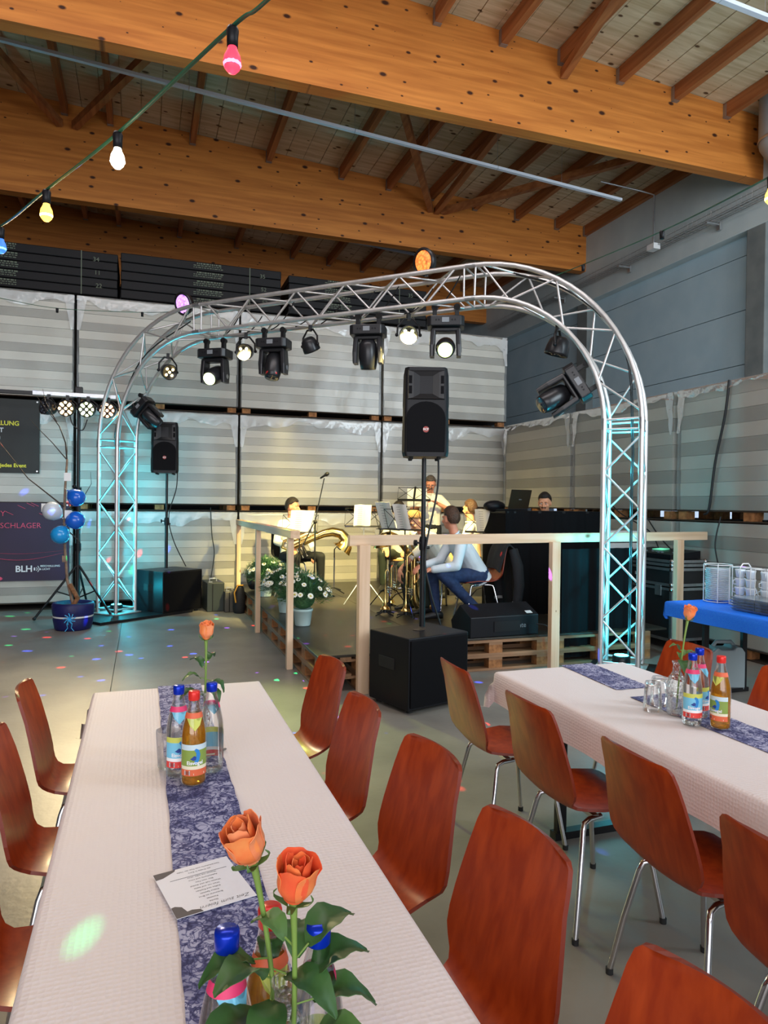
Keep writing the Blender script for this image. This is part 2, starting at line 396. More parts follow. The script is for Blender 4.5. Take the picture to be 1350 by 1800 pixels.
# wire cable tray on the right wall
t = thing('cable_tray', 'wire mesh cable tray running along the blue right wall', 'cable tray', (8.62, 0, 6.2))
b = MB()
for x, z in ((-.1, .08), (-.1, 0), (-.03, 0), (.04, 0), (.1, 0), (.1, .08)): b.tube([(x, 4, z), (x, 16.5, z)], .005, 4)
b.obj('tray_wire', STEEL, t)
b = MB()
for i in range(126):
    y = 4+i*.1; b.tube([(-.1, y, .11), (-.1, y, 0), (.1, y, 0), (.1, y, .11)], .004, 4)
o = b.obj('tray_rib', STEEL, t); o['kind'] = 'stuff'
for y in (6.8, 9.0, 11.2, 13.4):
    b = MB(); b.box((.04, y, -.03), (.28, .04, .025)); b.box((.165, y, -.06), (.04, .07, .12)); b.obj('tray_bracket', STEEL, t)
t = thing('ceiling_conduit', 'thin grey conduit dropping from the roof to the cable tray', 'conduit', (8.5, 10.2, 6.2))
MB().tube([(-.9, .3, 1.12), (-.2, .1, .98), (0, 0, .9), (0, 0, 0)], .016, 6).obj('conduit_pipe', STEEL, t)
MB().box((0, 0, -.02), (.14, .18, .1)).obj('junction_box', WHITE, t)
# light trunking rails hung from the roof
rail_m = mat('trunking_white', S(205, 212, 222), .4)
def trunk(y, x0, x1, drop, label):
    t = thing('light_trunking', label, 'light rail', (x0, y, DECK(x0)-drop)); L = x1-x0; sl = -.062
    n = 5
    for i in range(n):
        a, c = L*i/n, L*(i+1)/n
        b = MB(); M = frame(((a+c)/2, 0, (a+c)/2*sl), (1, 0, sl)); b.box((0, 0, 0), (.055, .04, (c-a)*1.001-.006), 0, M); b.obj('rail_section', rail_m, t)
    for i in range(1, n*2):
        x = L*i/n/2; MB().tube([(x, 0, x*sl+.02), (x, 0, x*sl+drop)], .003, 4).obj('hanger_wire', STEEL, t)
trunk(9.6, -4.0, 7.35, .98, 'long white light rail between the first two roof beams')
trunk(14.4, -4.0, 6.1, .6, 'white light rail hung behind the second roof beam')
trunk(5.4, 3.0, 8.6, 1.2, 'white light rail at the upper right, nearest the viewer')

# ------------------------------------------------------------------ wrapped pallet loads
PANL = [mat('board_light', S(210, 205, 190), .75, col2=S(200, 195, 180), scale=3), mat('board_mid', S(188, 183, 168), .75, col2=S(180, 175, 161), scale=3), mat('board_dark', S(160, 156, 143), .75, col2=S(152, 148, 136), scale=3)]
FILM = clear('stretch_film', (.98, .98, .98, 1), .07, .24, .12, (.9, .9, .88, 1), bump=.3, bscale=9)
FILMC = clear('film_fold', (.97, .97, .97, 1), .12, .18, .42, (.9, .9, .88, 1), bump=.6, bscale=16)
PALDK = mat('pallet_gap_shade', S(52, 40, 30), .85)  # shade of the gaps between tiers put into the board colour
def load(cx, cy, z0, w, d, h, rz, label, seed, group=None, bands=12, hz=.1):
    """boards stacked on a pallet and wrapped in clear film; local -Y is the face seen"""
    rnd = random.Random(seed)
    t = thing('wrapped_board_stack', label, 'pallet load', (cx, cy, z0), rz, group)
    # pallet under it
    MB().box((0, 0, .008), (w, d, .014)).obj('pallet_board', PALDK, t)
    for sx in (-.46, 0, .46):
        for sy in (-.44, 0, .44): MB().box((sx*w, sy*d, hz/2+.003), (.13, .12, hz-.026)).obj('pallet_block', PALLETD, t)
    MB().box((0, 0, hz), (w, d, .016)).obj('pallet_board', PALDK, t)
    hh = (h-hz)/bands; z = hz+.01; pat = [0, 2, 0, 1, 0, 2]
    for i in range(bands):
        dx = rnd.uniform(-.006, .006); dy = rnd.uniform(-.005, .005)
        MB().box((dx, dy, z+hh/2-.001), (w-.05, d-.05, hh-.004)).obj('board', PANL[pat[(i+seed) % 6]], t); z += hh
    # film: front and side sheets with creases
    b = MB(); n = 26; rows = []
    for i in range(9):
        zz = hz+.01+(h-hz)*i/8; r = []
        for j in range(n+1):
            u = j/n; x = -w/2+w*u; cre = .007*sin(u*23+seed+zz*3)*cos(zz*6+seed)+rnd.uniform(-.003, .003)
            r.append((x, -d/2-.004+cre, zz))
        rows.append(r)
    b.sheet(rows)
    for sx in (-1, 1):
        rows = [[(sx*(w/2+.004)+rnd.uniform(-.003, .003), -d/2+d*j/6, hz+.01+(h-hz)*i/6) for j in range(7)] for i in range(7)]
        b.sheet(rows)
    b.obj('stretch_film', FILM, t)
    # gathered folds along the top edge
    if hz > .11 and z0 < .1: return t
    b = MB(); rows = []; n = 40; dep = rnd.uniform(.13, .2)*(.5 if hz > .11 else 1)
    for i in range(6):
        v = i/5; r = []
        for j in range(n+1):
            u = j/n; x = (-w/2+w*u)*1.004
            hang = dep*(1+.35*sin(u*9+seed)+.25*sin(u*23+seed*2)+.08*sin(u*61))
            r.append((x, -d/2-.012-.012*sin(u*60+v*4+seed)*v-rnd.uniform(0, .01)*v, h+.004-hang*v))
        rows.append(r)
    rows.insert(0, [(p[0], d/2, h+.008) for p in rows[0]])
    b.sheet(rows); b.obj('film_fold', FILMC, t)
    for sx in (-1, 1):   # twisted film corners
        b = MB(); rows = [[(sx*(w/2-.14*u*(1-v*.7)), -d/2-.014-.01*sin(v*20+u*5), h-.5*v) for u in (0, .25, .5, .75, 1)] for v in (0, .2, .4, .6, .8, 1)]
        b.sheet(rows); b.obj('film_corner', FILMC, t)
    return t
CX = [-3.31, -.94, 1.43, 3.80, 6.17]
tname = ['bottom', 'middle', 'top']
cname = ['far left column cut by the frame', 'column behind the left truss leg', 'column behind the horn player', 'column behind the tall loudspeaker']
for c in range(4):
    for r, (z0, h) in enumerate(((0, 1.45), (1.45, 1.53), (2.98, 1.62))):
        load((CX[c]+CX[c+1])/2, 11.17+.6, z0, 2.33, 1.2, h-.02, 0, 'wrapped stack of pale boards, %s tier, %s' % (tname[r], cname[c]), c*3+r)
for c, (y0, y1) in enumerate(((8.92, 10.95), (6.78, 8.88), (4.64, 6.74), (2.5, 4.6))):
    for r, (z0, h) in enumerate(((0, 1.44), (1.44, 1.55))):
        w = y1-y0-.04
        load(6.0+.6, (y0+y1)/2, z0, w, 1.2, h-.02, -pi/2, 'film-wrapped board stack in the right row, %s tier, %s' % (['lower', 'upper'][r], ['farthest, in the corner', 'behind the disc jockey desk', 'behind the right truss leg', 'nearest, at the right frame edge'][c]), 20+c*2+r, hz=.12, bands=9)
# black bales on top of the back stacks
BALE = mat('black_foil', (.008, .008, .009), .5, spec=.2, bump=.2, bscale=6)
PRN = mat('pale_print', S(96, 104, 88), .7)
def bale(x0, x1, z0, z1, label, prx, nums, seed):
    t = thing('black_bale', label, 'bale', ((x0+x1)/2, 11.75, z0)); w = x1-x0; h = z1-z0; n = 5
    for i in range(n): MB().box((0, 0, h*(i+.5)/n), (w-.01*(i % 2), 1.1, h/n-.006)).obj('foil_slab', BALE, t, bevel=.012)
    b = MB(); rnd = random.Random(seed)
    for i in range(n):
        for k in range(3):
            x = prx-w/2; zc = h*(i+.5)/n+.035-.03*k; xe = x+.42
            if k == 0: x += .05
            while x < xe:
                l = rnd.uniform(.012, .05); b.box((x+l/2, -.556, zc), (l, .003, .012 if k else .02)); x += l+.012
    o = b.obj('print', PRN, t); o['kind'] = 'stuff'
    for i in range(3): text('chalk_number', nums[i], .09, PRN, t, T((w/2-.3+.02*i, -.556, h*(.82-.3*i)), rx=pi/2))
    MB().box((w/2-.5, -.552, h/2), (.012, .006, h)).obj('strap', PRN, t)
bale(-3.0, -.37, 4.62, 5.26, 'long black foil bale on the far left of the back wall', .85, ('34', '11', '22'), 1)
bale(-.33, 2.08, 4.62, 5.30, 'middle black foil bale with two printed columns, above the arch', 1.05, ('35', '52', '52'), 2)
bale(2.2, 4.6, 4.64, 5.26, 'right black foil bale half hidden behind the truss', .6, ('35', '35', '35'), 3)

# ------------------------------------------------------------------ stage: pallets, plates, railing
def pallet_proto():
    t = thing('euro_pallet', '', 'pallet')
    bd = {}
    def box(nm, c, d, m):
        k = (nm, d)
        if k not in bd:
            me = MB().box((0, 0, 0), d).mesh(nm); me.materials.append(m); bd[k] = me
        inst(nm, bd[k], t, T(c))
    for y, w in ((-.3275, .145), (-.165, .1), (0, .145), (.165, .1), (.3275, .145)): box('deck_board', (0, y, .133), (1.2, w, .022), PALLET)
    for x in (-.5275, 0, .5275): box('stringer_board', (x, 0, .111), (.145, .8, .022), PALLET)
    for x in (-.5275, 0, .5275):
        for y, w in ((-.35, .1), (0, .145), (.35, .1)): box('block', (x, y, .061), (.145, w, .078), PALLETD)
    for y, w in ((-.35, .1), (0, .145), (.35, .1)): box('bottom_board', (0, y, .011), (1.2, w, .022), PALLET)
    return t
pp = pallet_proto(); first = True
def pal(x, y, z, rz, label):
    global first
    if first:
        pp.location = (x, y, z); pp.rotation_euler = (0, 0, rz); pp['label'] = label; pp['group'] = 'pallets under the stage'; first = False
    else: dup(pp, (x, y, z), rz, label, 'pallets under the stage')
pos = ['nearest', 'second', 'third', 'farthest']
for i in range(4):
    for k in range(2):
        pal(1.81, 6.31+1.2*i, .002+.145*k, pi/2, 'wooden pallet of the stage, %s layer, %s on the left edge' % (['lower', 'upper'][k], pos[i]))
for i in range(2):
    for k in range(2):
        pal(3.24+1.22*i, 6.42, .002+.145*k, 0, 'wooden pallet at the stage front, %s layer, %s' % (['lower', 'upper'][k], ['behind the big bass box', 'under the black desk'][i]))
b = MB(); b.box((2.0, 8.35, .3), (1.2, 5.3, .021)); tag(b.obj('stage_plate', PH, bevel=.003), 'dark brown coated plywood stage plate along the left edge', 'stage plate')
b = MB(); b.box((3.95, 8.53, .3), (2.69, 4.96, .021)); tag(b.obj('stage_plate', PH, bevel=.003), 'dark coated plywood stage plate under the musicians', 'stage plate')
# railing of planed battens
t = thing('stage_railing', 'pale timber railing along the left side of the stage', 'railing', (0, 0, 0))
for y in (6.63, 8.6, 10.43): MB().box((1.345, y, .63), (.058, .07, 1.26)).obj('post', BATTEN, t, bevel=.003)
MB().box((1.36, 8.5, 1.298), (.09, 4.05, .075)).obj('handrail', wood('batten_y', S(226, 196, 166), S(206, 170, 134), 1, kscale=5, kth=.05, knot=S(120, 74, 40)), t, bevel=.003)
t = thing('stage_railing', 'pale timber railing across the front of the stage', 'railing', (1.68, 5.6, 0), atan2(.52, 4.2))
for x, w in ((.075, .1), (2.1, .1), (3.78, .1)): MB().box((x, -.02, .625), (w, .055, 1.25)).obj('post', BATTEN, t, bevel=.003)
MB().box((2.11, .035, 1.285), (4.3, .045, .09)).obj('handrail', wood('batten_x', S(226, 200, 170), S(206, 174, 140), 0, kscale=5, kth=.05, knot=S(120, 74, 40)), t, bevel=.003)
# ------------------------------------------------------------------ arch truss (diagonal across the stage)
TP0 = Vector((-.35, 10.4, 0)); TD = Vector((1, -1, 0)).normalized(); TB = Vector((1, 1, 0)).normalized()
S0, S1, RC, ZJ = .03, 6.725, 1.53, 2.38; ZT = ZJ+RC
LEN = [ZJ-.06, RC*pi/2, S1-S0-2*RC, RC*pi/2, ZJ-.06]
def tpath(seg, u):
    """centre line point and outward normal in truss coordinates (s, z); u in 0..1 within a segment"""
    if seg == 0: return (S0, .06+u*(ZJ-.06)), (-1, 0)
    if seg == 1:
        a = pi - u*pi/2; return (S0+RC+RC*cos(a), ZJ+RC*sin(a)), (cos(a), sin(a))
    if seg == 2: return (S0+RC+u*LEN[2], ZT), (0, 1)
    if seg == 3:
        a = pi/2 - u*pi/2; return (S1-RC+RC*cos(a), ZJ+RC*sin(a)), (cos(a), sin(a))
    return (S1, ZJ-u*(ZJ-.06)), (1, 0)
def tw(seg, u, o, bn):
    (s, z), (ns, nz) = tpath(seg, u)
    return TP0 + TD*(s+ns*o) + TB*bn + Vector((0, 0, z+nz*o))
def tsz(s, z, bn=0): return TP0 + TD*s + TB*bn + Vector((0, 0, z))
h = .17
truss = thing('arch_truss', 'silver four-tube arch truss spanning the stage, lit cyan inside its legs', 'truss', (-.33, 10.38, 0))
OFF = -Vector(truss.location)
names = {(1, -1): 'outer_tube', (1, 1): 'outer_tube', (-1, -1): 'inner_tube', (-1, 1): 'inner_tube'}
for seg in range(5):
    n = 2 if seg in (0, 4) else (18 if seg in (1, 3) else 2)
    for (o, bn), nm in names.items():
        MB().tube([tw(seg, i/(n-1), o*h, bn*h)+OFF for i in range(n)], .0255, 12).obj(nm, ALU, truss)
def br(p, q, r=.0115): MB().tube([p+OFF, q+OFF], r, 6).obj('brace', ALU, truss)
faces = [((1, -1), (1, 1)), ((-1, -1), (-1, 1)), ((1, -1), (-1, -1)), ((1, 1), (-1, 1))]
for seg in range(5):
    n = [3, 3, 5, 3, 3][seg]
    lo, hi = .045, .955
    for fi, (A, B) in enumerate(faces):
        for i in range(n):
            u0, u1 = lo+(hi-lo)*i/n, lo+(hi-lo)*(i+1)/n; um = (u0+u1)/2
            a, c = (A, B) if fi % 2 == 0 else (B, A)
            br(tw(seg, u0, a[0]*h, a[1]*h), tw(seg, um, c[0]*h, c[1]*h)); br(tw(seg, um, c[0]*h, c[1]*h), tw(seg, u1, a[0]*h, a[1]*h))
        for u in (.02, .98):
            br(tw(seg, u, A[0]*h, A[1]*h), tw(seg, u, B[0]*h, B[1]*h), .011)
for seg, u in ((1, 0), (2, 0), (3, 0), (4, 0)):
    for (o, bn) in names:
        p, q = tw(seg, u, o*h, bn*h), tw(seg, .03, o*h, bn*h)
        d = (q-p).normalized(); MB().tube([p-d*.055+OFF, p+d*.055+OFF], .0285, 12).obj('coupler', STEEL, truss)
for s in (S0, S1):
    c = tsz(s, .045)+OFF; M = Matrix.Translation(c) @ Euler((0, 0, -pi/4)).to_matrix().to_4x4()
    MB().box((0, 0, 0), (.46, .46, .012), 0, M).obj('base_plate', ALU, truss)
MB().box((0, 0, 0), (1.45, 1.05, .035), 0, T((-.2, 10.42, .0185), RD(35))).obj('ballast_board', BLACK)
o = bpy.data.objects['ballast_board']; tag(o, 'black wooden board under the left truss foot', 'board')
MB().box((0, 0, 0), (.6, .6, .035), 0, T((4.405, 5.645, .0185), RD(45))).obj('ballast_board', BLACK)
tag(bpy.data.objects['ballast_board.001'], 'black wooden board under the right truss foot', 'board')
# LED uplights inside both legs
CY = (.03, .72, .95)
for s, lab, e in ((S0, 'small black uplight glowing cyan at the foot of the left truss leg', 52), (S1, 'small black uplight glowing cyan at the foot of the right truss leg', 52)):
    p = tsz(s, .055)
    t = thing('uplight', lab, 'spotlight', p, -pi/4)
    MB().lathe([(.07, 0), (.085, .02), (.085, .09), (.07, .1)], 20).obj('housing', BLACKM, t)
    MB().lathe([(.066, .1), (.066, .104)], 20).obj('lens', glow('cyan_led', (.05, .85, 1, 1), 14), t)
    l = lamp('uplight_and_fill', 'SPOT', (0, 0, .13), e*3, CY, spot_size=RD(70), spot_blend=.5, shadow_soft_size=.05); l.parent = t; l.rotation_euler = (pi, 0, 0)
    for k in range(6):   # unseen point lamps added up the leg to tint its tubes
        l = lamp('uplight_and_fill', 'POINT', (0, 0, .3+.4*k), e*(.2 if s == S0 else .12), CY, shadow_soft_size=.02); l.parent = t
# ------------------------------------------------------------------ moving heads and par cans on the truss
MHB = mat('fixture_black', (.014, .014, .016), .32)
DISP = mat('display_grey', S(120, 124, 128), .4)
LENS = mat('dark_lens', (.02, .03, .05), .06, coat=1)
def moving_head(p, label, yawb, tilt, lit=None, roll=None, s=1, tilt_base=0):
    """hangs from p; local -Z down"""
    t = thing('moving_head', label, 'stage light', p, yawb, 'moving heads on the truss')
    if tilt_base: t.rotation_euler = (0, tilt_base, yawb)
    t.scale = (s, s, s)
    for x in (-.12, .12):
        b = MB(); b.box((x, 0, -.05), (.045, .06, .1)); b.tube([(x, -.03, .015), (x, .03, .015)], .036, 10); b.obj('clamp', BLACKM, t, bevel=.004)
    b = MB(); b.prism([(-.2, -.1), (-.16, -.14), (.16, -.14), (.2, -.1), (.2, .1), (.16, .14), (-.16, .14), (-.2, .1)], .11, 0, None, -.21); bs = b.obj('base', MHB, t, bevel=.01)
    b = MB(); b.box((0, -.142, -.15), (.075, .006, .05)); b.obj('display', DISP, bs); b = MB()
    for x in (-.1, -.07, .07, .1): b.box((x, -.142, -.15), (.014, .008, .014))
    o = b.obj('button', BLACKP, bs); o['kind'] = 'stuff'
    y = MB()
    for sx in (-1, 1):
        y.loft([[(sx*.16, -.075, -.23), (sx*.105, -.075, -.23), (sx*.105, .075, -.23), (sx*.16, .075, -.23)],
                [(sx*.17, -.085, -.40), (sx*.115, -.085, -.40), (sx*.115, .085, -.40), (sx*.17, .085, -.40)],
                [(sx*.168, -.07, -.52), (sx*.12, -.07, -.52), (sx*.12, .07, -.52), (sx*.168, .07, -.52)]], smooth=False)
    y.box((0, 0, -.235), (.3, .15, .045)); y.obj('yoke', MHB, t, bevel=.015)
    M = Matrix.Translation((0, 0, -.42)) @ Euler((tilt, 0, 0)).to_matrix().to_4x4()
    hd = MB().lathe([(.0, -.17), (.07, -.165), (.1, -.12), (.108, 0), (.1, .1), (.088, .16), (.08, .165)], 22, 0, M).obj('head', MHB, t)
    MB().lathe([(.078, .166), (.06, .171), (.0, .174)], 22, 0, M, cap=False).obj('lens', glow('lens_'+label[:12], lit[0], lit[1]) if lit else LENS, hd)
    MB().lathe([(.03, 0), (.03, .004)], 12, 0, T((.172, 0, -.44), ry=pi/2), cap=True).obj('badge', DISP, t)
    return t
def par_can(p, label, d, lit=None, leds=5, s=1, group='LED spotlights on the truss', mh=.16, power=0, pcol=(1, .9, .6), size=70):
    t = thing('par_light', label, 'stage light', p, 0, group)
    d = Vector(d).normalized(); hz = Vector((0, 0, 1)).cross(d); hz = hz.normalized() if hz.length > .01 else Vector((1, 0, 0))
    c = Vector((0, 0, -mh-.04))
    b = MB(); b.tube([hz*.125*s+c, hz*.12*s+c+Vector((0, 0, mh*.6)), hz*.05*s+Vector((0, 0, -.02)), -hz*.05*s+Vector((0, 0, -.02)), -hz*.12*s+c+Vector((0, 0, mh*.6)), -hz*.125*s+c], .012*s, 6); b.box((0, 0, 0), (.04, .04, .07)); b.obj('bracket', BLACKM, t)
    b = MB()
    for q in (-1, 1): b.ell(c+hz*.13*s*q, (.02, .02, .02), nu=8, nv=6)
    b.obj('knob', BLACKP, t)
    M = frame(c, d)
    bd = MB().lathe([(0, -.09*s), (.06*s, -.088*s), (.085*s, -.06*s), (.1*s, .0), (.105*s, .05*s), (.105*s, .07*s), (.095*s, .07*s), (.092*s, .055*s), (0, .055*s)], 20, 0, M, cap=False).obj('housing', MHB, t)
    g = glow('led_'+label[:16], lit[0], lit[1]) if lit else LENS
    pts = [(0, 0)] + [(.055*cos(2*pi*k/4+.78), .055*sin(2*pi*k/4+.78)) for k in range(4)]
    if leds > 5: pts += [(.078*cos(2*pi*k/8), .078*sin(2*pi*k/8)) for k in range(8)]
    me = MB().lathe([(.0, .0), (.016*s, -.002), (.019*s, -.008)], 10, cap=False).mesh('led'); me.materials.append(g)
    for x, y in pts: inst('led', me, bd, M @ Matrix.Translation((x*s, y*s, .067*s)))
    if power:
        l = lamp('par_lamp', 'SPOT', c+d*.1*s, power, pcol, spot_size=RD(size), spot_blend=.9, shadow_soft_size=.08); l.parent = t; l.rotation_euler = d.to_track_quat('-Z', 'Y').to_euler()
    return t
zb = ZT-h-.03
YA = -pi/4
GR, WW = (.72, 1, .32, 1), (1, .82, .45, 1)
def ms(s, z=zb): return tsz(s, z-.04)
moving_head(ms(1.72, 3.67), 'moving head with a glowing yellow-green lens at the left end of the arch', YA+.2, RD(115), (GR, 9))
l = lamp('beam_lamp', 'SPOT', (0, -.19, -.5), 700, (.8, 1, .22), spot_size=RD(30), spot_blend=1, shadow_soft_size=.06); l.parent = bpy.data.objects['moving_head']; _m = Matrix.Rotation(-(YA+.2), 3, 'Z') @ (Vector((1.15, 4.0, 0))-ms(1.72, 3.67)); l.rotation_euler = _m.to_track_quat('-Z', 'Y').to_euler()
moving_head(ms(2.62, 3.72), 'dark moving head with a display panel, second along the straight truss', YA+.25, RD(160))
moving_head(ms(3.92, 3.75), 'dark moving head above the middle of the stage', YA+.3, RD(190))
moving_head(ms(4.86, 3.75), 'moving head with a pale green lens above the tall loudspeaker', YA+.35, RD(110), (GR, 3))
a = .95
moving_head(tsz(S1-RC+(RC-h-.05)*cos(RD(23)), ZJ+(RC-h-.05)*sin(RD(23))), 'moving head clamped askew inside the right curve of the truss', YA+.2, RD(150), None, tilt_base=RD(58))
moving_head(tsz(S0+RC-(RC-h-.05)*cos(RD(26)), ZJ+(RC-h-.05)*sin(RD(26))), 'dark moving head clamped inside the left curve of the truss', YA+.2, RD(200), None, tilt_base=RD(-45), s=.8)
dcam = Vector((-.3, -.95, -.12))
par_can(ms(2.2), 'five-lens spotlight with warm lit lenses beside the green moving head', (-.5, -.8, -.25), (WW, 6), power=520, size=100, pcol=(1, .8, .3))
bpy.data.objects['par_lamp'].rotation_euler = (Vector((1.9, 1.7, -2.0))).to_track_quat('-Z', 'Y').to_euler()
par_can(tsz(.93, 3.52), 'small spotlight with warm lit lenses on the left curve', (.35, -.85, -.35), ((1, .75, .3, 1), 7))
par_can(ms(4.42), 'five-lens spotlight with white lenses left of the right moving head', (-.3, -.95, -.2), ((.95, 1, .65, 1), 6), power=6500, size=85, pcol=(1, .8, .28))
bpy.data.objects['par_lamp.001'].rotation_euler = (Vector((.7, 2.9, -2.3))).to_track_quat('-Z', 'Y').to_euler()
par_can(ms(3.14), 'unlit spotlight pointing down between two dark moving heads', (.5, .3, -.9))
par_can(tsz(S1-RC+(RC-h)*cos(RD(50)), ZJ+(RC-h)*sin(RD(50))-.03), 'unlit spotlight with a bent double bracket in the right curve', (-.2, .2, -1), s=1.15)
def ball_par(p, label, col, st, d):
    t = thing('disc_light', label, 'stage light', p)
    M = frame((0, 0, .12), d)
    MB().lathe([(0, -.1), (.07, -.09), (.125, -.03), (.148, .03), (.15, .05), (.12, .055)], 24, 0, M, cap=False).obj('housing', MHB, t)
    g = glow('disc_'+label[:8], col, st)
    nt = g.node_tree; vo = nt.nodes.new('ShaderNodeTexVoronoi'); vo.inputs['Scale'].default_value = 34
    tc = nt.nodes.new('ShaderNodeTexCoord'); nt.links.new(tc.outputs['Object'], vo.inputs['Vector'])
    rp = nt.nodes.new('ShaderNodeValToRGB'); rp.color_ramp.elements[0].color = (1, 1, 1, 1); rp.color_ramp.elements[1].color = (.15, .15, .15, 1); nt.links.new(vo.outputs['Distance'], rp.inputs[0])
    mt = nt.nodes.new('ShaderNodeMath'); mt.operation = 'MULTIPLY'; mt.inputs[1].default_value = st; nt.links.new(rp.outputs[0], mt.inputs[0]); nt.links.new(mt.outputs[0], nt.nodes['Principled BSDF'].inputs['Emission Strength'])
    MB().lathe([(.118, .045), (.09, .062), (.05, .072), (0, .076)], 24, 0, M, cap=False).obj('lens', g, t)
    b = MB(); b.box((0, 0, 0), (.04, .04, .08)); b.obj('clamp', BLACKM, t)
    return t
ball_par(tsz(1.22, ZT+h-.02), 'round spotlight with a purple and white glowing face on the left of the truss', (.62, .28, 1, 1), 3.2, (-.72, -.62, -.3))
ball_par(tsz(4.62, ZT+h+.05), 'round spotlight with an orange glowing face on top of the truss', (1, .22, .04, 1), 3.0, (-.9, -.42, -.2))
# cables looped along the truss
b = MB(); rnd = random.Random(4)
for k in range(9):
    u0 = .06+k*.1; p0 = tw(2, u0, -h, .1); p1 = tw(2, u0+.1, h*rnd.uniform(-.5, .8), rnd.uniform(-.1, .1))
    mid = (p0+p1)/2+Vector((0, 0, -.16*rnd.random())); pts = []
    for i in range(9):
        q = i/8; pts.append(p0*(1-q)**2+mid*2*q*(1-q)+p1*q*q)
    b.tube(pts, .007, 6)
o = tag(b.obj('power_cable', CABLE), 'black cables looped through the straight top of the truss', 'cable', kind='stuff')
def cable(name, label, pts, r=.008, m=None, n=40):
    P = [Vector(p) for p in pts]; out = []
    for i in range(len(P)-1):
        a, b_, c, d = P[max(i-1, 0)], P[i], P[i+1], P[min(i+2, len(P)-1)]
        k = max(3, n//(len(P)-1))
        for j in range(k):
            t = j/k; out.append(.5*((2*b_)+(c-a)*t+(2*a-5*b_+4*c-d)*t*t+(3*b_-a-3*c+d)*t**3))
    out.append(P[-1]); return tag(MB().tube(out, r, 6).obj(name, m or CABLE), label, 'cable')
rp = [tw(3, u, h*.9, .05) for u in (.15, .4, .7)]+[tw(4, u, .06, .04) for u in (.05, .2, .5, .8, .96)]
cable('power_cable', 'black cable running down inside the right truss leg', rp)
cable('signal_cable', 'thin second cable hanging inside the right truss leg', [p+Vector((.05, .04, 0)) for p in rp], .006)
cable('power_cable', 'black cable running down inside the left truss leg', [tw(1, u, .05, 0) for u in (.9, .5, .1)]+[tw(0, u, .05, .03) for u in (.9, .6, .3, .06)])
# cable plug
# ------------------------------------------------------------------ disco effect: coloured dots thrown by a gobo lamp
dl = lamp('disco_effect', 'SPOT', (1.6, 7.6, 4.05), 5500, (1, 1, 1), (-1.2, 5.5, 0), spot_size=RD(150), spot_blend=.1, shadow_soft_size=.002)
d = dl.data; d.use_nodes = True; nt = d.node_tree; em = nt.nodes['Emission']
tc = nt.nodes.new('ShaderNodeTexCoord'); vo = nt.nodes.new('ShaderNodeTexVoronoi'); vo.inputs['Scale'].default_value = 17.3
nt.links.new(tc.outputs['Normal'], vo.inputs['Vector'])
cr = nt.nodes.new('ShaderNodeValToRGB'); cr.color_ramp.elements[0].position = .12; cr.color_ramp.elements[0].color = (1, 1, 1, 1); cr.color_ramp.elements[1].position = .17; cr.color_ramp.elements[1].color = (0, 0, 0, 1)
nt.links.new(vo.outputs['Distance'], cr.inputs[0])
sp = nt.nodes.new('ShaderNodeSeparateColor'); nt.links.new(vo.outputs['Color'], sp.inputs[0])
hr = nt.nodes.new('ShaderNodeValToRGB'); hr.color_ramp.interpolation = 'CONSTANT'
for i, (pp_, c_) in enumerate(((0, (1, .03, .02, 1)), (.3, (.05, .1, 1, 1)), (.62, (.02, .8, .25, 1)), (.78, (.35, .1, 1, 1)))):
    e = hr.color_ramp.elements[i] if i < 2 else hr.color_ramp.elements.new(pp_)
    e.position = pp_; e.color = c_
nt.links.new(sp.outputs[0], hr.inputs[0])
mu = nt.nodes.new('ShaderNodeMix'); mu.data_type = 'RGBA'; mu.inputs[6].default_value = (0, 0, 0, 1)
nt.links.new(cr.outputs[0], mu.inputs[0]); nt.links.new(hr.outputs[0], mu.inputs[7]); nt.links.new(mu.outputs[2], em.inputs['Color'])
# ------------------------------------------------------------------ loudspeakers, bass boxes, stands
def bass(p, rz, w, dd, hh, label):
    t = thing('bass_speaker', label, 'loudspeaker', p, rz)
    MB().box((0, 0, hh/2+.02), (w, dd, hh-.02)).obj('cabinet', BLACKP, t, bevel=.008)
    MB().box((0, -dd/2-.006, hh/2+.02), (w-.03, .012, hh-.06)).obj('grille', GRILLE, t, bevel=.004)
    for sx in (-1, 1):
        b = MB(); b.box((sx*(w/2+.002), .02, hh*.62), (.008, .2, .09)); b.obj('handle', RUBBER, t, bevel=.003)
    for sx in (-1, 1):
        for sy in (-1, 1): MB().lathe([(.025, 0), (.025, .032)], 10, 0, T((sx*(w/2-.06), sy*(dd/2-.06), 0))).obj('foot', RUBBER, t)
    MB().lathe([(.05, 0), (.05, .006)], 16, 0, T((0, 0, hh+.008))).obj('pole_socket', BLACKM, t)
    return t
def pole(p, z1, label, rz=0):
    t = thing('speaker_pole', label, 'stand', p, rz); hh = z1-p[2]
    MB().tube([(0, 0, .004), (0, 0, hh*.5)], .024, 14).obj('lower_tube', BLACKM, t)
    MB().tube([(0, 0, hh*.5), (0, 0, hh)], .0185, 14).obj('upper_tube', BLACKM, t)
    b = MB(); b.lathe([(.03, -.06), (.033, -.04), (.033, .02), (.026, .05)], 14, 0, T((0, 0, hh*.5))); b.obj('collar', BLACKP, t)
    b = MB(); b.tube([(-.03, -.01, hh*.5), (-.06, -.01, hh*.5)], .008, 8); b.lathe([(.0, -.012), (.024, -.01), (.024, .01), (0, .012)], 10, 0, T((-.07, -.01, hh*.5), ry=pi/2)); b.obj('knob', BLACKP, t)
    b = MB(); b.tube([(.03, .0, hh*.5-.04), (.055, -.0, hh*.5-.04)], .012, 8); b.obj('pin', BLACKM, t)
    return t
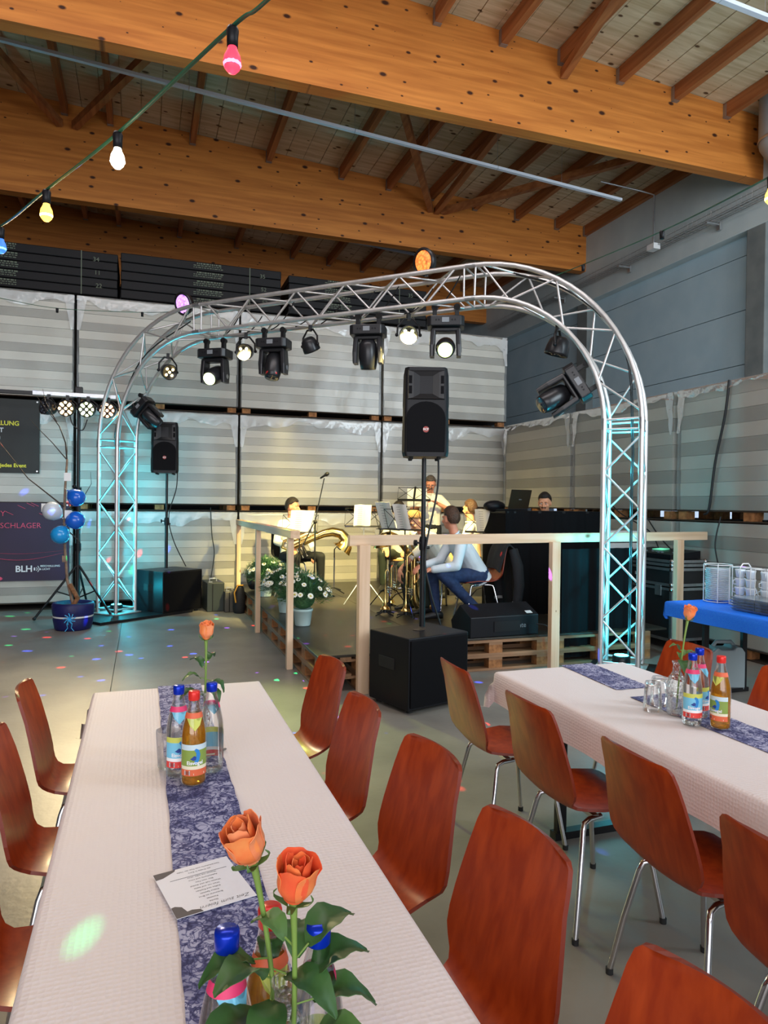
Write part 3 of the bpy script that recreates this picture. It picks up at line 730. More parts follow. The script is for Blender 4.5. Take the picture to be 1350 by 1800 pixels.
def pa(p, rz, label, s=1, logo=True):
    """two way loudspeaker, local -Y front, base at p"""
    t = thing('loudspeaker', label, 'loudspeaker', p, rz); W_, H_, D_ = .37*s, .70*s, .36*s
    def sec(z, k): # wedge plan with a handle notch on the sides
        w = W_/2*k; return [(-w, -D_*.38, z), (-w*.86, -D_*.5, z), (w*.86, -D_*.5, z), (w, -D_*.38, z), (w*.94, D_*.1, z), (w*.62, D_*.5, z), (-w*.62, D_*.5, z), (-w*.94, D_*.1, z)]
    def notch(z, k):
        w = W_/2*k; return [(-w, -D_*.38, z), (-w*.86, -D_*.5, z), (w*.86, -D_*.5, z), (w, -D_*.38, z), (w*.82, D_*.1, z), (w*.45, D_*.26, z), (-w*.45, D_*.26, z), (-w*.82, D_*.1, z)]
    rings = [sec(0, .96), sec(.03*s, 1), sec(.21*s, 1), notch(.24*s, 1), notch(.36*s, .99), sec(.39*s, .99), sec(.64*s, .965), sec(H_, .9)]
    MB().loft(rings, smooth=False).obj('cabinet', BLACKP, t, bevel=.012)
    # woofer grille with a round top
    g = [(-.15*s, .035*s), (.15*s, .035*s), (.155*s, .3*s)] + [(.155*s*cos(a_), .3*s+.13*s*sin(a_)) for a_ in [pi*k/10 for k in range(1, 10)]] + [(-.155*s, .3*s)]
    MB().prism(g, .012, 0, T((0, -D_*.5-.001, 0), rx=pi/2)).obj('grille', GRILLE, t, bevel=.004)
    # horn flare: recessed rings
    def rr(w, hh, zc, y): return [(-w, y, zc-hh), (w, y, zc-hh), (w, y, zc+hh), (-w, y, zc+hh)]
    b = MB(); zc = .56*s
    b.loft([rr(.145*s, .115*s, zc, -D_*.5-.002), rr(.14*s, .11*s, zc, -D_*.5-.016), rr(.1*s, .1*s, zc, -D_*.5-.012), rr(.05*s, .07*s, zc, -D_*.5-.002)], cap=False, smooth=False)
    b.obj('horn', BLACKM, t)
    for sx in (-1, 1):
        for zz in (.52, .6): MB().box((sx*.125*s, -D_*.5-.016, zz*s), (.024*s, .012, .06*s)).obj('bass_port', GRILLE, t)
    if logo:
        lg = MB().lathe([(.024*s, 0), (.024*s, .004)], 18, 0, T((0, -D_*.5-.013, .21*s), rx=pi/2)).obj('badge', mat('badge_red', S(150, 40, 30), .4), t)
        text('logo', 'RCF', .024*s, WHITE, t, T((0, -D_*.5-.0185, .21*s), rx=pi/2), bold=.0006)
    for sx in (-1, 1):
        for sy in (-1, 1): MB().lathe([(.016, -.02), (.018, 0)], 8, 0, T((sx*.11*s, sy*.1*s, 0))).obj('foot', RUBBER, t)
    MB().box((W_/2*.955, .0, .09*s), (.004, .04*s, .06*s)).obj('sticker', WHITE, t)
    return t
bass((2.12, 5.24, 0), RD(17.5), .61, .51, .57, 'large black bass loudspeaker box on the floor in front of the stage')
pole((2.16, 5.27, .6), 1.97, 'black two-part pole standing on the front bass box')
pa((2.16, 5.27, 1.975), RD(-19), 'black loudspeaker with a round red badge on the front pole', 1.0)
bass((.38, 10.6, 0), RD(35), .68, .62, .6, 'black bass loudspeaker box beside the left truss leg')
pole((.33, 10.5, .63), 1.99, 'black pole standing on the rear bass box')
pa((.31, 10.5, 1.995), RD(-6), 'black loudspeaker on the rear pole behind the left truss leg', 1.02)
cable('speaker_cable', 'black cable hanging from the front loudspeaker along its pole', [(2.3, 5.3, 1.97), (2.27, 5.25, 1.7), (2.16, 5.22, 1.2), (2.2, 5.2, .9), (2.3, 5.22, .62)])
cable('speaker_cable', 'black cable hanging from the rear loudspeaker to its bass box', [(.47, 10.45, 2.2), (.46, 10.4, 1.8), (.36, 10.42, 1.4), (.42, 10.4, 1.05), (.6, 10.45, .66)])
# small cases by the wall
def gearbox(p, w, dd, hh, m, label, topb=True):
    t = thing('equipment_box', label, 'case', p, RD(4))
    MB().box((0, 0, hh/2), (w, dd, hh)).obj('body', m, t, bevel=.012)
    MB().box((-w*.18, -dd/2-.002, hh/2), (.012, .006, hh*.94)).obj('seam', BLACK, t)
    b = MB(); b.tube([(-w*.2, 0, hh), (-w*.2, 0, hh+.04), (w*.2, 0, hh+.04), (w*.2, 0, hh)], .01, 6); b.obj('handle', STEEL, t)
    MB().box((-w*.25, -dd*.3, hh+.004), (.05, .04, .01)).obj('latch', STEEL, t)
gearbox((1.0, 10.62, 0), .25, .5, .42, mat('case_green', S(44, 52, 52), .5), 'dark grey upright equipment box by the wall, taller of two')
gearbox((1.22, 10.45, 0), .2, .4, .3, mat('case_grey', S(70, 68, 64), .5), 'grey upright equipment box by the wall, shorter of two')
t = thing('bag', 'black shoulder bag with a yellow strip beside the rail post', 'bag', (1.33, 10.2, 0))
b = MB(); b.loft([[(sx*.09*k*cos(a_), .13*k*sin(a_), z) for a_ in [2*pi*q/14 for q in range(14)]] for sx in (1,) for z, k in ((0, .8), (.05, 1), (.25, 1), (.36, .75), (.4, .3))]); b.obj('body', mat('bag_black', (.015, .015, .017), .7, bump=.3, bscale=20), t)
b = MB(); b.tube([(-.06, -.1, .16), (-.08, -.09, .3), (-.03, -.06, .4), (.05, -.05, .4)], .022, 8, flat=.5); b.obj('strip', mat('bag_yellow', S(214, 150, 50), .6), t)
cable('wall_cable', 'black cable hanging down the wall above the equipment boxes', [(1.0, 11.12, 1.5), (1.02, 11.1, 1.1), (1.05, 11.0, .8), (.98, 10.75, .46)])
# ------------------------------------------------------------------ lighting stand with T bar, par cans
t = thing('lighting_stand', 'black tripod lighting stand with a silver cross bar at the left', 'stand', (-.83, 10.45, 0))
MB().tube([(0, 0, .08), (0, 0, 1.7)], .03, 12).obj('lower_tube', BLACKM, t); MB().tube([(.0, 0, 1.7), (0, 0, 3.02)], .022, 12).obj('upper_tube', BLACKM, t)
for z in (.95, 1.72): MB().lathe([(.04, -.05), (.04, .05)], 14, 0, T((0, 0, z))).obj('collar', BLACKP, t)
for z in (1.78,):
    b = MB(); b.ell((-.05, -.02, z), (.028, .028, .028)); b.obj('knob', BLACKP, t)
for a_ in (205, 325, 80):
    d = Vector((cos(RD(a_)), sin(RD(a_)), 0))
    b = MB(); b.tube([Vector((0, 0, .72)), d*.56+Vector((0, 0, .02))], .016, 8); b.obj('leg', BLACKM, t)
    b = MB(); b.tube([Vector((0, 0, .25)), d*.3+Vector((0, 0, .37))], .01, 6); b.obj('leg_strut', BLACKM, t)
    MB().ell(d*.56+Vector((0, 0, .022)), (.024, .024, .022)).obj('rubber_foot', RUBBER, t)
b = MB(); b.box((-.05, 0, 3.03), (1.05, .07, .06)); b.obj('cross_bar', STEEL, t, bevel=.006)
b = MB(); b.box((-.95, .02, 3.03), (.9, .05, .05)); b.obj('dark_bar', BLACKM, t, bevel=.004)
MB().box((0, 0, 3.1), (.1, .06, .09)).obj('clamp', BLACKM, t, bevel=.01)
warm = (1, .85, .6, 1)
for i, (x, lit, lab) in enumerate(((-.37, None, 'unlit par can turned aside at the left end of the cross bar'), (-.14, ((1, .66, .3, 1), 8), 'par can glowing warm white, left of the stand pole'), (.12, ((.85, 1, .5, 1), 8), 'par can glowing greenish white, right of the stand pole'), (.38, ((1, .5, .25, 1), 8), 'par can glowing orange behind the left truss leg'))):
    par_can((-.83+x, 10.4, 2.98), lab, (-.75, -.6, .1) if i == 0 else (-.25, -.9, -.15), lit, 13, 1.05, 'par cans on the cross bar', .1, 220 if lit else 0, (1, .78, .42), 100)
cable('power_cable', 'cable loop hanging from the par cans', [(-.95, 10.4, 2.8), (-.9, 10.38, 2.62), (-.78, 10.38, 2.55), (-.72, 10.4, 2.7)])
# banners on the wrapped stacks
def banner(x0, x1, z0, z1, m, label):
    t = thing('banner', label, 'banner', ((x0+x1)/2, 11.125, z0)); w = x1-x0; hh = z1-z0; rows = []
    for i in range(7):
        rows.append([(-w/2+w*j/10, .006*sin(j*1.1+i*.6), hh*i/6) for j in range(11)])
    MB().sheet(rows[::-1], .004).obj('sheet', m, t)
    for sx in (-1, 1):
        for z in (.03, hh-.03): MB().lathe([(.012, 0), (.012, .004)], 10, 0, T((sx*(w/2-.03), -.012, z), rx=pi/2)).obj('eyelet', STEEL, t)
    return t, w, hh
TY = T((0, -.014, 0), rx=pi/2)
def put(t, s, size, m, x, z, align='RIGHT', bold=.002): text('lettering', s, size, m, t, Matrix.Translation((x, -.014, z)) @ Euler((pi/2, 0, 0)).to_matrix().to_4x4(), .0008, align, bold=bold)
YEL = mat('print_yellow', S(226, 214, 70), .6); WHT = mat('print_white', S(226, 226, 230), .6); PNK = mat('print_pink', S(226, 80, 110), .6); GRY = mat('print_grey', S(96, 98, 104), .6)
t, w, hh = banner(-3.2, -1.40, 1.97, 3.02, mat('banner_black', S(24, 25, 26), .55, col2=S(44, 46, 44), scale=2.5, contrast=.6), 'black banner with yellow lettering, hung behind the lighting stand')
put(t, 'BESCHALLUNG', .088, YEL, w/2-.26, .70); put(t, '& LICHT', .088, WHT, w/2-.46, .6); put(t, 'aus dem Feld', .06, WHT, w/2-.5, .49, bold=.001)
put(t, 'Technik für jedes Event', .072, YEL, w/2-.17, .105, bold=.002)
b = MB()
for k in range(3):
    for a_ in range(2): b.tube([(w/2-.55-.16*k+.03*cos(q*.5), -.014, .33-.13*a_+.03*sin(q*.5)) for q in range(13)], .004, 5)
b.obj('print_ornament', GRY, t)
t, w, hh = banner(-3.0, -1.0, .43, 1.55, mat('banner_purple', S(22, 16, 36), .5, col2=S(46, 26, 62), scale=1.6, contrast=.7), 'dark purple banner with pink neon lettering and a white company logo')
put(t, 'PARTY', .108, PNK, w/2-.83, .96, bold=-.001); put(t, 'SCHLAGER', .108, PNK, w/2-.37, .79, bold=-.001)
put(t, 'BLH', .125, WHT, w/2-.48, .17, bold=.003); put(t, 'BESCHALLUNG', .038, WHT, w/2-.12, .21, bold=.0005); put(t, '& LICHT', .038, WHT, w/2-.25, .165, bold=.0005)
b = MB()
for k, r_ in enumerate((.03, .055)): b.tube([(w/2-.45+r_*cos(q), -.014, .17+r_*sin(q)) for q in [RD(-50+10*j) for j in range(11)]], .005, 5)
b.box((w/2-.455, -.014, .17), (.02, .003, .04)); b.obj('logo_waves', WHT, t)
for zc, am, wd in ((.37, .07, .008), (.42, .03, .004)):
    b = MB(); b.tube([(-w/2+.1+(w-.14)*q/30, -.012, zc+am*sin(q*.21+.5)+.15*max(0, .5-q/30)) for q in range(31)], [wd*(.4+sin(pi*q/30)) for q in range(31)], 6, flat=.3); b.obj('neon_swoosh', PNK, t)
b = MB(); rnd = random.Random(5)
for k in range(7):
    x, z = rnd.uniform(-.2, w/2-.2), rnd.uniform(.9, 1.08); b.tube([(x, -.012, z), (x-.1, -.012, z+.05)], .003, 5)
b.ell((w/2-.95, -.012, .04), (.09, .003, .035)); b.obj('neon_spark', PNK, t)
# ------------------------------------------------------------------ tables with paper cloths
CLOTH = mat('embossed_paper', S(228, 219, 219), .62)
_nt = CLOTH.node_tree; _tc = N(CLOTH, 'ShaderNodeTexCoord'); _v = N(CLOTH, 'ShaderNodeTexVoronoi'); _v.inputs['Scale'].default_value = 80; _v.inputs['Randomness'].default_value = .25
_nt.links.new(_tc.outputs['Object'], _v.inputs['Vector']); _bp = N(CLOTH, 'ShaderNodeBump'); _bp.inputs['Strength'].default_value = .4; _bp.inputs['Distance'].default_value = .004
_nt.links.new(_v.outputs['Distance'], _bp.inputs['Height'])
_n2 = N(CLOTH, 'ShaderNodeTexNoise'); _n2.inputs['Scale'].default_value = 5; _nt.links.new(_tc.outputs['Object'], _n2.inputs['Vector'])
_b2 = N(CLOTH, 'ShaderNodeBump'); _b2.inputs['Strength'].default_value = .25; _b2.inputs['Distance'].default_value = .02; _nt.links.new(_n2.outputs['Fac'], _b2.inputs['Height']); _nt.links.new(_bp.outputs[0], _b2.inputs['Normal'])
_nt.links.new(_b2.outputs[0], _nt.nodes['Principled BSDF'].inputs['Normal'])
RUN = mat('fleece_runner', S(120, 122, 160), .85)
def _fib(scale, dist, lo, hi, off):
    tc = N(RUN, 'ShaderNodeTexCoord'); mp = N(RUN, 'ShaderNodeMapping'); mp.inputs['Location'].default_value = (off, off*.7, 0); L_ = RUN.node_tree.links.new; L_(tc.outputs['Object'], mp.inputs[0])
    n = N(RUN, 'ShaderNodeTexNoise'); n.inputs['Scale'].default_value = scale; n.inputs['Detail'].default_value = 2; n.inputs['Distortion'].default_value = dist; L_(mp.outputs[0], n.inputs['Vector'])
    s_ = N(RUN, 'ShaderNodeMath', operation='SUBTRACT'); s_.inputs[1].default_value = .5; L_(n.outputs['Fac'], s_.inputs[0]); a_ = N(RUN, 'ShaderNodeMath', operation='ABSOLUTE'); L_(s_.outputs[0], a_.inputs[0])
    r = N(RUN, 'ShaderNodeMapRange'); r.inputs[1].default_value = lo; r.inputs[2].default_value = hi; L_(a_.outputs[0], r.inputs[0]); return r.outputs[0]
def _mul(a, b):
    m_ = N(RUN, 'ShaderNodeMath', operation='MULTIPLY'); RUN.node_tree.links.new(a, m_.inputs[0]); RUN.node_tree.links.new(b, m_.inputs[1]); return m_.outputs[0]
_f = _mul(_mul(_fib(20, .8, -.01, .045, 0), _fib(31, .8, -.01, .05, 3)), _fib(44, .6, -.015, .06, 7))
_tc = N(RUN, 'ShaderNodeTexCoord'); _p = N(RUN, 'ShaderNodeTexNoise'); _p.inputs['Scale'].default_value = 13; _p.inputs['Detail'].default_value = 3; RUN.node_tree.links.new(_tc.outputs['Object'], _p.inputs['Vector'])
_pr = N(RUN, 'ShaderNodeMapRange'); _pr.inputs[1].default_value = .36; _pr.inputs[2].default_value = .6; _pr.inputs[3].default_value = .35; RUN.node_tree.links.new(_p.outputs['Fac'], _pr.inputs[0])
_r = N(RUN, 'ShaderNodeValToRGB'); _r.color_ramp.elements[0].color = S(34, 36, 80); _r.color_ramp.elements[1].position = .85; _r.color_ramp.elements[1].color = S(176, 177, 204); _e = _r.color_ramp.elements.new(.3); _e.color = S(90, 92, 138)
RUN.node_tree.links.new(_mul(_f, _pr.outputs[0]), _r.inputs[0]); RUN.node_tree.links.new(_r.outputs[0], RUN.node_tree.nodes['Principled BSDF'].inputs['Base Color'])
def cloth(name, label, x0, x1, y0, y1, z, drop, m, cat='tablecloth', seed=1, flare=.3, th=.0012, ends=True):
    """cloth over a table top: rounded edges, wavy hem"""
    rnd = random.Random(seed); w = x1-x0; l = y1-y0; r = .018
    us = []   # cross profile: distance param -> (offset outside, height)
    def prof(t):  # t: signed distance past the edge (<=0 inside)
        if t <= -r: return t, 0
        a = min((t+r)/r, pi/2); dx = -r+r*sin(a); dz = -r+r*cos(a)
        extra = max(0, t+r-r*pi/2); return dx+extra*.07, dz-extra
    def axis(L, n):
        v = [-drop-.001, -drop*.66, -drop*.33, -.005, .006, .014, .03]
        v += [.03+(L-.06)*i/n for i in range(1, n)]
        v += [L-q for q in v[:7]][::-1]; return v
    X, Y = axis(w, 12), axis(l, 26); rows = []
    ph = rnd.uniform(0, 6)
    for yy in Y:
        row = []
        for xx in X:
            tx = max(-xx, xx-w); ty = max(-yy, yy-l)
            ox, zx = prof(tx); oy, zy = prof(ty if ends else min(ty, -r))
            px = (x0-ox if xx < w/2 else x1+ox) if tx > -r else x0+xx
            py = (y0-oy if yy < l/2 else y1+oy) if ty > -r else y0+yy
            zz = z+min(zx, zy)
            if tx > .01 and ty > .01:
                zz = z-1.15*max(tx, ty)-.02; px += (1 if xx > w/2 else -1)*flare*min(tx, ty); py += (1 if yy > l/2 else -1)*flare*min(tx, ty)
            if tx > .02: px += (1 if xx > w/2 else -1)*.012*sin(py*9+ph)*(tx/drop)
            if ty > .02: py += (1 if yy > l/2 else -1)*.012*sin(px*11+ph)*(ty/drop)
            row.append((px, py, zz+.0006*sin(px*21+ph)*sin(py*17)))
        rows.append(row)
    o = MB().sheet(rows, th, 0).obj(name, m); return tag(o, label, cat)
def ftable(p, w, l, z, label):
    t = thing('folding_table', label, 'table', p)
    MB().box((0, 0, z-.016), (w, l, .03)).obj('tabletop', mat('table_board', S(150, 120, 90), .5, col2=S(130, 100, 72), scale=5), t, bevel=.006)
    MB().box((0, 0, z-.055), (w-.16, l-.3, .045)).obj('frame', BLACKM, t)
    for sy in (-1, 1):
        for sx in (-1, 1):
            MB().box((sx*(w/2-.12), sy*(l/2-.32), (z-.05)/2+.01), (.05, .03, z-.1)).obj('leg', BLACKM, t)
        MB().box((0, sy*(l/2-.32), .02), (w-.16, .05, .035)).obj('foot_bar', BLACKM, t)
    return t
ftable((.17, 2.0, 0), .73, 2.72, .736, 'long folding table under the left white cloth')
cloth('tablecloth', 'white embossed paper cloth over the left table', -.205, .545, .62, 3.375, .74, .17, CLOTH, seed=3)
ftable((2.15, 1.95, 0), .72, 2.5, .736, 'long folding table with black legs under the right white cloth')
cloth('tablecloth', 'white embossed paper cloth over the right table, with a folded hanging corner', 1.725, 2.525, .68, 3.22, .74, .15, CLOTH, seed=8)
def runner(x0, x1, y0, y1, z, label, seed, skew=0):
    rnd = random.Random(seed); rows = []; n = 50
    for i in range(n+1):
        v = i/n; y = y0+(y1-y0)*v; rows.append([(x0+(x1-x0)*j/6+skew*v+rnd.uniform(-.002, .002)*(j in (0, 6)), y+(rnd.uniform(-.004, .004) if i in (0, n) else 0), z+.0008*sin(i*1.3+j)+.0012) for j in range(7)])
    tag(MB().sheet(rows, .0012).obj('table_runner', RUN), label, 'table runner')
runner(.075, .265, .64, 3.378, .7425, 'dark blue and white fleece runner along the left table', 1)
runner(2.1, 2.29, 2.72, 3.225, .7425, 'short fleece runner at the far end of the right table', 2, .03)
runner(2.08, 2.27, .7, 2.6, .7425, 'long fleece runner under the bottles on the right table', 3, .0)
# ------------------------------------------------------------------ plywood shell chairs
prof = [(-.312, .85, .135), (-.31, .844, .155), (-.305, .83, .168), (-.295, .8, .176), (-.277, .745, .184), (-.259, .69, .194), (-.24, .63, .204), (-.224, .575, .211), (-.213, .535, .21), (-.205, .505, .197), (-.195, .478, .174), (-.18, .457, .158), (-.155, .441, .152), (-.115, .434, .16), (-.06, .432, .178), (.0, .434, .192), (.06, .438, .198), (.12, .44, .198), (.165, .437, .19), (.19, .43, .174), (.2, .423, .15)]
def chair_proto():
    t = thing('plywood_chair', '', 'chair', (0, 0, 0), 0, 'red-brown plywood chairs')
    rows = []; nu = 12
    for i, (y, z, hw) in enumerate(prof):
        back = max(0, min(1, (z-.5)/.25)); seat = 1-max(0, min(1, (z-.445)/.1)); r = []
        for j in range(nu+1):
            u = -1+2*j/nu
            r.append((hw*u, y+.022*back*u*u, z+.016*seat*(u*u)*(1 if y < .12 else .4)))
        rows.append(r)
    MB().sheet(rows, -.011, 0, mb=1).obj('seat_shell', [PLY, PLYEDGE], t)
    for sx in (-1, 1):
        for (ya, yb) in ((.13, .2), (-.12, -.2)):
            s_ = 1 if ya > 0 else -1
            MB().tube([(sx*.13, ya-.09*s_, .412), (sx*.14, ya-.03*s_, .411), (sx*.15, ya, .403), (sx*.157, ya+.01*s_, .375), (sx*.19, (ya+yb)/2+.005*s_, .2), (sx*.215, yb, .012)], .0105, 10).obj('leg', CHROME, t)
            b = MB(); b.lathe([(.013, 0), (.0135, .02)], 10, 0, T((sx*.2155, yb, 0))); b.obj('leg_cap', RUBBER, t)
    for y in (-.06, .08): MB().box((0, y, .416), (.28, .025, .014)).obj('cross_rail', CHROME, t)
    b = MB()
    for sx in (-1, 1):
        for y in (-.06, .08): b.lathe([(.006, 0), (.004, .003), (0, .0035)], 8, 0, T((sx*.1, y, .4375)))
    o = b.obj('rivet', CHROME, t); o['kind'] = 'stuff'
    return t
ch0 = chair_proto(); used = [False]
def chair(x, y, rz, label, group='red-brown plywood chairs', z=0):
    if not used[0]:
        ch0.location = (x, y, z); ch0.rotation_euler = (0, 0, rz); ch0['label'] = label; ch0['group'] = group; used[0] = True; return ch0
    return dup(ch0, (x, y, z), rz, label, group)
G1, G2, G3, G4 = 'chairs right of the left table', 'chairs left of the right table', 'chairs left of the left table', 'chairs beyond the right table'
for (y, dx, rz, lab) in ((3.2, .02, .02, 'farthest plywood chair on the right side of the left table'), (2.52, -.04, -.04, 'second farthest plywood chair on the right side of the left table'), (1.95, .01, .03, 'plywood chair in the middle of the right side of the left table'), (1.39, 0, .0, 'second nearest plywood chair on the right side of the left table, seen large'), (.80, 0, .02, 'nearest plywood chair at the bottom edge, only its top in view')):
    chair(.565+dx, y, pi/2+rz+.1, lab, G1)
for (y, dx, rz, lab) in ((3.0, -.02, -.03, 'farthest plywood chair on the near side of the right table'), (2.38, 0, .02, 'second farthest plywood chair on the near side of the right table'), (1.77, .02, -.02, 'third plywood chair on the near side of the right table'), (1.2, -.05, .02, 'dark plywood chair at the right frame edge on the near side of the right table')):
    chair(1.70+dx, y, -pi/2+rz, lab, G2)
for (y, lab) in ((3.12, 'farthest plywood chair on the left side of the left table'), (2.5, 'plywood chair cut by the left frame edge beside the left table'), (1.9, 'nearest plywood chair on the left of the left table, mostly outside the frame')):
    chair(-.16, y, -pi/2, lab, G3)
for (y, lab) in ((3.07, 'orange-lit plywood chair beyond the right table, behind the bottles'), (2.42, 'plywood chair beyond the right table at the right frame edge')):
    chair(2.56, y, pi/2, lab, G4)

# ------------------------------------------------------------------ bottles, glasses, vases
GLASS = clear('bottle_glass', (.985, .99, .988, 1), .1, .03)
GLASSP = clear('patterned_glass', (.975, .99, .985, 1), .14, .05, bump=.6, bscale=70, vor=1)
WATER = clear('still_water', (.98, .985, .975, 1), .08, .03)
JUICE = clear('apple_spritzer', (.97, .70, .2, 1), .08, .03, .35, S(222, 150, 40))
CAPB = mat('cap_blue', S(10, 50, 190), .25, .4); CAPR = mat('cap_red', S(226, 50, 44), .3, .2)
LB = {k: mat('label_'+k, v, .5) for k, v in dict(sky=S(120, 196, 226), pale=S(196, 216, 224), green=S(132, 156, 70), red=S(222, 66, 60), orange=S(222, 104, 66), cream=S(232, 224, 196), navy=S(28, 60, 140), bird=S(44, 130, 200), pink=S(226, 60, 110), white=S(240, 240, 240), lime=S(200, 206, 96)).items()}
BP = [(.0, 0), (.03, .001), (.0345, .006), (.036, .014), (.036, .135), (.0352, .15), (.032, .17), (.0262, .195), (.0205, .215), (.0165, .235), (.0145, .248), (.0145, .262)]
def band(b, r0, r1, z0, z1, a0, a1, m, n=14):
    b.sheet([[((r0+(r1-r0)*v)*cos(a0+(a1-a0)*j/n), (r0+(r1-r0)*v)*sin(a0+(a1-a0)*j/n), z0+(z1-z0)*v) for j in range(n+1)] for v in (0, .5, 1)], 0, m)
def bottle(p, label, juice, cap, rz=0, group=None, back=False, H_=1.03):
    """front of the label looks along local -Y"""
    t = thing('glass_bottle', label, 'bottle', p, rz, group); t.scale = (H_, H_, H_)
    MB().lathe(BP, 28).obj('glass', GLASS, t)
    liq = [(0, .004), (.031, .005), (.0335, .012), (.0335, .134), (.0328, .149), (.0298, .168), (.0244, .19), (.021, .205), (.0, .205)]
    MB().lathe(liq, 24).obj('drink', JUICE if juice else WATER, t)
    MB().lathe([(.0152, .246), (.0165, .248), (.0168, .268), (.0155, .272), (.0, .272)], 20).obj('cap', cap, t)
    fr = -pi/2; mats = [LB['pale'] if juice else LB['lime'], LB['green'] if juice else LB['sky'], LB['cream'] if juice else LB['white'], LB['orange'] if juice else LB['red']]
    b = MB(); e = .0004
    for (z0, z1, mi) in ((.033, .052, 3), (.052, .062, 2), (.062, .108, 1), (.108, .124, 0)): band(b, .0363+e, .0363+e, z0, z1, fr-1.25, fr+1.25, mi)
    lb = b.obj('label', mats, t)
    # kingfisher emblem: head, back, beak, breast
    def dec(nm, pts, m, r=.0372):
        vs = [(r*cos(fr+x/r), r*sin(fr+x/r), z) for x, z in pts]; MB().add(vs, [tuple(range(len(vs)))]).obj(nm, m, lb)
    dec('bird_wing', [(-.004, .068), (.004, .066), (.013, .078), (.016, .095), (.012, .108), (.003, .113), (-.002, .108), (.004, .1), (.004, .088)], LB['bird'])
    dec('bird_head', [(-.014, .083), (-.008, .087), (-.002, .092), (.004, .089), (.003, .08), (-.004, .078)], LB['navy'], .0375)
    if not back:
        me_t = text('label_name', 'Eisvogel', .015, LB['white'], lb, Matrix.Identity(4), 0, bold=.0004)
        for v in me_t.data.vertices:
            x, z = v.co.x, v.co.y; v.co = (.0378*cos(fr+x/.0378), .0378*sin(fr+x/.0378), .071+z)
    dec('fine_print', [(-.004, .036), (.03, .036), (.03, .041), (-.004, .041)], LB['cream']); dec('price_field', [(-.032, .036), (-.014, .036), (-.014, .049), (-.032, .049)], LB['white'])
    b = MB()
    for i in range(6):
        x = -.031+.003*i; vs = [(.0375*cos(fr+q/.0375), .0375*sin(fr+q/.0375), z) for q, z in ((x, .037), (x+.0013, .037), (x+.0013, .048), (x, .048))]; b.add(vs, [(0, 1, 2, 3)])
    b.obj('stripe_code', INK, lb)
    # neck label: band and pointed shield
    b = MB(); band(b, .0262, .0217, .197, .2125, fr-1.9, fr+1.9, 0)
    b.add([(.0268*cos(fr-.9), .0268*sin(fr-.9), .197), (.0268*cos(fr), .0268*sin(fr), .197), (.0268*cos(fr+.9), .0268*sin(fr+.9), .197), (.0328*cos(fr+.45), .0328*sin(fr+.45), .178), (.0352*cos(fr), .0352*sin(fr), .163), (.0328*cos(fr-.45), .0328*sin(fr-.45), .178)], [(0, 5, 4, 1), (1, 4, 3, 2)], 1)
    b.obj('neck_label', [LB['orange'] if juice else LB['pink'], LB['lime'] if juice else LB['sky']], t)
    return t
Z0 = .7447
toc = lambda x, y: atan2(y, x)-pi/2   # turn the label's front to the viewer's side of the hall
bg = 'bottles on the left table'
bottle((.112, 2.265, Z0), 'blue-capped water bottle with a sky-blue label, middle of the left table', False, CAPB, toc(.112, 2.265)+.1)
bottle((.153, 2.185, Z0), 'amber drink bottle with red cap at the middle of the left table', True, CAPR, toc(.153, 2.185)+.1)
bottle((.213, 2.27, Z0), 'blue-capped bottle with label turned away, middle of the left table', False, CAPB, toc(.2, 2.26)+2.9, back=True)
bottle((.112, .95, Z0), 'water bottle with blue cap half hidden by the nearest rose leaves', False, CAPB, .3)
bottle((.176, .985, Z0), 'amber drink bottle with red cap behind the nearest roses', True, CAPR, .1)
bottle((.232, .925, Z0), 'clear bottle right of the nearest rose vase, label turned away', False, CAPB, 2.9, back=True)
bottle((2.055, 2.2, Z0), 'water bottle with blue cap and red-banded label on the right table', False, CAPB, toc(2.05, 2.2)+.25)
bottle((2.155, 2.27, Z0), 'water bottle with blue cap at the back of the right table group', False, CAPB, toc(2.15, 2.27)+1.0)
bottle((2.128, 2.13, Z0), 'amber drink bottle with red cap on the right table', True, CAPR, toc(2.13, 2.13)-.5)
def tumbler(p, label, upside=False, s=1):
    t = thing('drinking_glass', label, 'glass', p)
    pr_ = [(0, .0), (.03, .0), (.032, .004), (.036, .06), (.039, .12), (.0375, .12), (.0345, .06), (.0305, .012), (0, .01)]
    if upside: pr_ = [(r, .12-z) for r, z in pr_][::-1]
    MB().lathe([(r*s, z*s) for r, z in pr_], 26).obj('glass', GLASS, t); 
    b = MB(); zr = (.118 if upside else .004)*s; b.lathe([(.0325*s, zr-.003), (.034*s, zr-.012 if upside else zr+.009), (.031*s, zr-.02 if upside else zr+.018)], 26, cap=False); b.obj('thick_base', GLASSP, t)
    return t
tumbler((2.035, 2.40, Z0), 'upturned drinking glass left of the vase on the right table', True)
tumbler((.085, 2.34, Z0), 'drinking glass behind the middle bottle group on the left table')
tumbler((2.12, 2.46, Z0), 'drinking glass half hidden behind the vase on the right table', True)
def vase(p, label, s=1):
    t = thing('glass_vase', label, 'vase', p); t.scale = (s, s, s)
    MB().lathe([(0, 0), (.034, 0), (.037, .006), (.037, .09), (.0385, .1), (.039, .125), (.035, .145), (.022, .165), (.016, .178), (.0155, .205), (.019, .213), (.02, .218), (.0175, .218), (.014, .205), (.0145, .178), (.02, .163), (.033, .143), (.0365, .12), (.0345, .09), (.0345, .01), (0, .008)], 30).obj('glass', GLASSP, t)
    MB().lathe([(0, .011), (.0335, .012), (.0335, .085), (0, .086)], 24).obj('water', WATER, t)
    b = MB()
    for k in range(16): b.tube([(.0375*cos(k*pi/8), .0375*sin(k*pi/8), .01), (.0375*cos(k*pi/8), .0375*sin(k*pi/8), .085)], .0012, 5)
    o = b.obj('rib', GLASS, t); o['kind'] = 'stuff'
    return t
